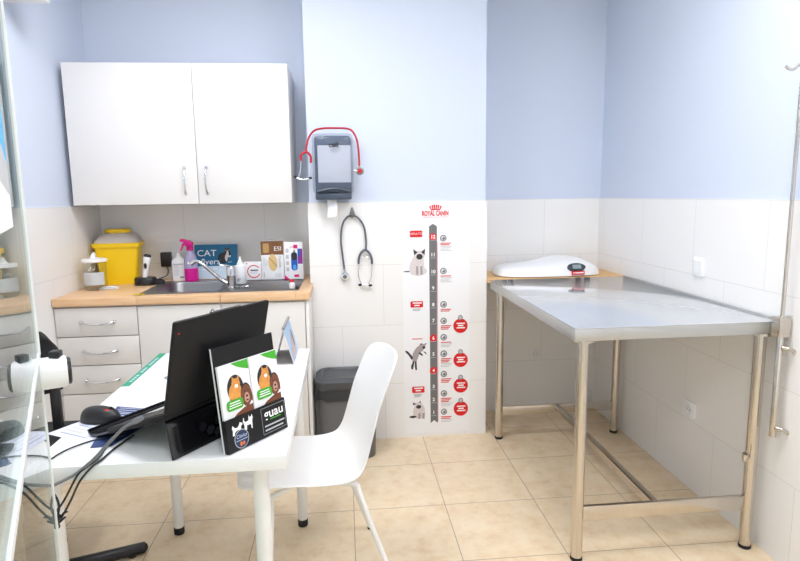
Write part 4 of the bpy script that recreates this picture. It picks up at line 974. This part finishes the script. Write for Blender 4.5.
for sx, sy in ((-1, 1), (-1, -1), (1, 1), (1, -1)):
    y_ = .15 * sy; x_ = -.15 if sx < 0 else .12
    zt = .402
    foot = (-.285, .215 * sy, .006) if sx < 0 else (.15, .2 * sy, .006)
    pts = [MC @ Vector(q) for q in [(x_ * .2, y_ * .6, zt), (x_ * .75, y_ * .92, zt), (x_ + .03 * sx * .2, y_, zt - .006), (x_ + (foot[0] - x_) * .12, y_ + (foot[1] - y_) * .1, zt - .035), (x_ + (foot[0] - x_) * .5, y_ + (foot[1] - y_) * .5, zt * .5), foot]]
    l = part('leg', MB().tube(pts, .0095, WMET, 12, 6), t)
    fp = Vector(pts[-1]); part('foot_cap', MB().lathe_axis(fp - Vector((0, 0, .006)), fp + Vector((0, 0, .008)), [(.011, 0), (.012, .3), (.0105, 1)], RUB, 14), l)

# ------------------------------------------------------------------ office chair left of the desk
oc = Vector((-1.12, 2.01, 0))
t = thing('office_chair', 'black swivel office chair with a mesh backrest left of the desk', 'office chair', oc, 0)
part('column', MB().lathe((oc.x, oc.y, .075), [(.032, -.02), (.03, 0), (.03, .16), (.022, .17), (.022, .345)], BLK, 20), t)
b5 = math.atan2(2.15 - oc.y, -.80 - oc.x)
for k in range(5):
    a = b5 + k * 2 * PI / 5; d = Vector((math.cos(a), math.sin(a), 0)); e = .345 if k == 0 else .22 if math.cos(a) > -.5 else .2
    l = part('base_leg', MB().tube([oc + Vector((0, 0, .04)), oc + d * e * .4 + Vector((0, 0, .032)), oc + d * (e - .012) + Vector((0, 0, .024)), oc + d * (e - .003) + Vector((0, 0, .024)), oc + d * e + Vector((0, 0, .024))], .022, BLK, 14, 4, rf=lambda u: .026 - .006 * u if u < .72 else .0216 * max(.25, (1 - ((u - .72) / .28) ** 2)) ** .5, sy=.9).sphere(oc + d * (e - .004) + Vector((0, 0, .024)), .02, BLK), t)
    part('glide', MB().lathe(oc + d * (e - .04), [(.014, 0), (.015, .002), (.014, .008), (.012, .012)], BLK, 18), l)
part('seat', taper(MB(), oc.x + .0, oc.y + .12, [(.2, .2, .42, .08), (.225, .22, .432, .09), (.225, .22, .46, .09), (.2, .2, .478, .08)], MESHF), t)
# backrest: curved upright pad at the wall side, facing the desk
def bk(u, v):
    s = 2 * u - 1; zz = .62 + .245 * v
    hw = .2 * (1 - max(0, (v - .35) / .65) ** 2.6) ** .5 if v < 1 else .012
    hw *= (1 - .25 * max(0, .25 - v) / .25)
    return Vector((-1.195 + .03 * s * s - .03 * v + .05 * s, 2.165 + s * hw * .85, zz))
o = part('backrest', MB().grid(bk, 16, 16, MESHF), t, angle=180)
m_ = o.modifiers.new('thick', 'SOLIDIFY'); m_.thickness = .03; m_.offset = 0
part('back_post', MB().box(-1.117, -1.085, 2.2, 2.23, .43, .69, BLK, .006).tube([(-1.11, 2.215, .67), (-1.15, 2.18, .69), (-1.185, 2.15, .7)], .022, BLK, 10, 4), t)

# ------------------------------------------------------------------ glass door and its fitting
E0 = Vector((-.692, 1.33, 0)); dd = Vector((.416, -.909, 0)).normalized(); dn = Vector((dd.y, -dd.x, 0)) # dn: away from the viewer
t = thing('glass_door', 'tall clear glass door panel at the left edge of the picture', 'door', E0)
DG = frame(E0, dd, (0, 0, 1)); WD = 1.2; SEAM = 1.012
part('upper_pane', MB().prism([(.012, SEAM + .004), (WD, SEAM + .004), (WD, H - .02), (.012, H - .02)], .004, DG, PANE, -.004), t)
part('lower_pane', MB().prism([(.012, .02), (WD, .02), (WD, SEAM - .004), (.012, SEAM - .004)], .004, DG, PANE, -.004), t)
part('edge_strip', MB().prism([(0, SEAM), (.014, SEAM), (.014, H - .02), (0, H - .02)], .0078, DG, SEAL, .003).prism([(0, SEAM), (.014, SEAM), (.014, H - .02), (0, H - .02)], .003, DG, SEALG, -.003).prism([(0, SEAM), (.014, SEAM), (.014, H - .02), (0, H - .02)], -.003, DG, SEAL, -.008).prism([(0, .02), (.014, .02), (.014, SEAM), (0, SEAM)], .0065, DG, SEAL, -.0065), t, 'milky strip along the free edge')
part('joint_strip', MB().prism([(.012, SEAM - .006), (WD, SEAM - .006), (WD, SEAM + .006), (.012, SEAM + .006)], .0062, DG, SEAL, -.0062), t, 'white strip where the two panes meet')
part('pivot_post', MB().prism([(WD - .01, 0), (WD + .03, 0), (WD + .03, H - .001), (WD - .01, H - .001)], .02, DG, WMET, -.02), t)
gn = Vector((DG[0][2], DG[1][2], DG[2][2])); pb = E0 + dd * .68 - gn * .0044 + Vector((0, 0, 1.31))
pt = thing('door_poster', 'bright blue and white poster stuck on the glass door at the left edge', 'poster', pb)
F = frame(pb, -dd, (0, 0, 1))
part('sheet', MB().prism([(0, 0), (.32, 0), (.32, .33), (0, .33)], .0008, F, PAPER, 0), pt)
part('blue_print', MB().flat([(0, .15), (.09, .13), (.2, .14), (.32, .1), (.32, .33), (0, .33)], F, CYAN, .0012), pt)
part('grey_print', MB().flat([(0, .1), (.16, .07), (.32, .05), (.32, .095), (.2, .135), (.09, .125), (0, .14)], F, INKLG, .0013), pt)
# white cylindrical fitting at the free edge
ax = Vector((.89, .45, 0)).normalized(); hc = E0 + Vector((.004, -.004, .966))
p0, p1 = hc + ax * .0, hc + ax * .054
h_ = part('cylinder_handle', MB().lathe_axis(p0, p1, [(.034, 0), (.036, .08), (.036, .92), (.033, 1)], WPL, 32), t, 'white cylindrical handle')
part('end_cap', MB().lathe_axis(p1, p1 + ax * .008, [(.031, 0), (.031, .7), (.027, 1)], BLK, 28), h_)
part('lock_tab', MB().box(-.011, .011, -.012, .012, -.004, .014, BLK, .003, M=Matrix.Translation(hc + ax * .034 + Vector((0, 0, .036)))), h_)

# ------------------------------------------------------------------ steel table
tx0, tx1, ty0, ty1, tz = .778, 1.54, 1.885, 3.058, .89
t = thing('examination_table', 'stainless steel examination table with tube legs against the right wall', 'table', (1.15, 2.47, 0))
mb = MB().box(tx0, tx1, ty0, ty1, tz - .004, tz, STEEL, .0015)
part('tabletop', mb, t)
part('apron', MB().box(tx0, tx1, ty0, ty0 + .02, tz - .046, tz - .004, STEELA, .0015).box(tx0, tx1, ty1 - .02, ty1, tz - .046, tz - .004, STEELA, .0015).box(tx0, tx0 + .02, ty0 + .02, ty1 - .02, tz - .046, tz - .004, STEELA, .0015).box(tx1 - .02, tx1, ty0 + .02, ty1 - .02, tz - .046, tz - .004, STEELA, .0015).box(tx0 + .015, tx1 - .015, ty0 + .015, ty1 - .015, tz - .04, tz - .004, STEELA), t)
part('raised_lip', MB().box(tx1 - .012, tx1, ty0 + .05, ty1, tz - .001, tz + .006, STEELA, .002), t)
LEG = ((.825, 1.922), (1.492, 1.922), (.825, 3.02), (1.492, 3.02))
for x, y in LEG:
    l = part('leg', MB().lathe((x, y, 0), [(.0205, .014), (.0205, tz - .046)], STEELV, 28), t)
    part('foot', MB().lathe((x, y, 0), [(.02, 0), (.0222, .003), (.0222, .014), (.0205, .0145)], RUB, 24), l)
    part('mounting_plate', MB().lathe((x, y, tz - .055), [(.038, 0), (.038, .0088)], STEELV, 28), l)
part('front_rail', MB().box(.84, 1.478, 1.915, 1.93, .157, .212, STEELV, .001), t)
part('rear_rail', MB().box(.84, 1.478, 3.013, 3.028, .135, .185, STEELV, .001), t)
part('floor_rail', MB().box(1.135, 1.165, 1.93, 3.013, .165, .185, STEELV, .001), t)
part('wing_bolt', MB().lathe_axis((1.47, 1.91, .37), (1.45, 1.895, .37), [(.006, 0), (.006, 1)], STEELV, 12).tube([(1.45, 1.895, .36), (1.438, 1.885, .375), (1.436, 1.88, .40)], .009, STEELV, 10, 4, rf=lambda u: .005 + .006 * u), t)
# board with the scale behind the table
mb = MB().box(.769, XR - .0102, 3.066, 3.4298, .872, .89, BOARD, .001)
t = thing('wooden_board', 'narrow pale wood board along the back wall behind the steel table', 'shelf board', (1.16, 3.25, .872))
part('board', mb, t)
part('batten', MB().box(.769, XR - .0102, 3.405, 3.4298, .835, .872, BOARD), t)
t = thing('baby_scale', 'white baby scale with a grey display on the wooden board', 'scale', (1.15, 3.24, .89))
sx0, sx1, syf, syb = .845, 1.447, 3.085, 3.39
def scale_top(u, v):
    x = sx0 + (sx1 - sx0) * u; a = 2 * u - 1
    hw = .5 * (syb - syf) * max(1e-3, 1 - abs(a) ** 3.2) ** (1 / 3.2)
    yc = .5 * (syb + syf); s = 2 * v - 1; y = yc + s * hw
    # hump near the display end, low tray on the left
    ridge_ = .036 + .042 * math.exp(-((x - 1.25) / .14) ** 2) + .01 * math.exp(-((x - 1.38) / .06) ** 2)
    back_ = .5 + .5 * max(-1, min(1, s * 1.1))
    hgt = .035 + (ridge_ - .012) * (.62 + .38 * back_)
    rim_ = (max(0, 1 - abs(s) ** 5)) ** .4 * (max(0, 1 - abs(a) ** 6)) ** .4
    return (x, y, .895 + hgt * rim_)
def scale_low(u, v):
    p = scale_top(u, v); return (p[0], p[1], .895)
mb = MB().grid(scale_top, 48, 24, WPL).grid(scale_low, 48, 4, WPL)
part('housing', mb, t, angle=60)
def scale_foot(mb):
    for x, y in ((.92, 3.17), (1.37, 3.17), (.92, 3.3), (1.37, 3.3)): mb.lathe((x, y, .89), [(.016, 0), (.016, .006)], RUB, 16)
    return mb
part('feet', scale_foot(MB()), t)
slope = frame((1.275, 3.098, .942), (1, .04, 0), (0, .55, .8))
part('display_bezel', MB().prism(ell(0, 0, .053, .024, 36), .006, slope, DKBEZ, -.02, .0015), t)
part('lcd', MB().prism(rrect(-.024, .026, -.012, .012, .003), .0075, slope, LCD, .004), t)
sl2 = frame((1.282, 3.084, .912), (1, .04, 0), (0, .25, 1))
mb = MB().prism(rrect(-.036, .036, -.009, .009, .001), .004, sl2, RED, -.01).flat(rrect(-.02, .03, -.003, .003, .001), sl2, WHITEINK, .0046).flat(ell(-.028, 0, .004, .004, 12), sl2, WHITEINK, .0046)
part('red_label', mb, t)

# drip stand clamped to the table corner
px_, py_ = 1.512, 1.852
t = thing('drip_stand', 'tall thin steel drip stand clamped to the front right corner of the steel table', 'drip stand', (px_, py_, .47))
part('pole', MB().lathe((px_, py_, .89), [(.0065, -.35), (.0065, .84), (.0055, .845)], STEELV, 18), t)
part('sleeve', MB().lathe((px_, py_, 0), [(.0115, .475), (.0115, .905), (.0095, .908)], STEELV, 20), t)
hk = part('hook', MB().tube([(px_, py_, 1.733), (px_ - .002, py_, 1.75), (px_ - .018, py_, 1.756), (px_ - .03, py_, 1.744), (px_ - .045, py_, 1.742), (px_ - .062, py_, 1.752)], .005, STEELV, 12, 6).tube([(px_, py_, 1.733), (px_ + .002, py_, 1.75), (px_ + .014, py_, 1.756), (px_ + .028, py_, 1.744)], .005, STEELV, 12, 6), t)
part('clamp', MB().box(px_ - .016, px_ + .028, py_ - .013, py_ + .0325, .842, .912, STEELV, .004), t)
for z in (.805, .51):
    part('wing_screw', MB().lathe_axis((px_ + .004, py_ - .011, z), (px_ + .012, py_ - .03, z), [(.009, 0), (.009, .5), (.006, 1)], STEELV, 14).tube([(px_ + .01, py_ - .028, z), (px_ + .026, py_ - .03, z - .006), (px_ + .045, py_ - .032, z - .02)], .006, STEELV, 10, 4, rf=lambda u: .0045 + .004 * u), t)

# ------------------------------------------------------------------ camera
f, pit, yaw, rol, hc_ = 580.763692, .146161327, .0933213810, -.0136709160, 1.35244430
Fv = Vector((math.sin(yaw) * math.cos(pit), math.cos(yaw) * math.cos(pit), -math.sin(pit))); Rv = Vector((math.cos(yaw), -math.sin(yaw), 0)); Uv = Rv.cross(Fv)
R2 = Rv * math.cos(rol) + Uv * math.sin(rol); U2 = -Rv * math.sin(rol) + Uv * math.cos(rol)
cam = bpy.data.objects.new('camera', bpy.data.cameras.new('camera')); C.objects.link(cam)
cam.matrix_world = Matrix(((R2.x, U2.x, -Fv.x, 0), (R2.y, U2.y, -Fv.y, 0), (R2.z, U2.z, -Fv.z, hc_), (0, 0, 0, 1)))
cam.data.sensor_width = 36; cam.data.lens = f / 800 * 36; cam.data.clip_start = .02
sc.camera = cam

# ------------------------------------------------------------------ white world as added fill through the front opening; colour
wd = bpy.data.worlds.new('white_fill'); sc.world = wd; wd.use_nodes = True
bg = wd.node_tree.nodes['Background']; bg.inputs[0].default_value = (1, 1, 1, 1); bg.inputs[1].default_value = 1.0
sc.view_settings.view_transform = 'Standard'; sc.view_settings.look = 'None'; sc.view_settings.gamma = 1
sc.view_settings.use_curve_mapping = False; sc.view_settings.exposure = 0.52
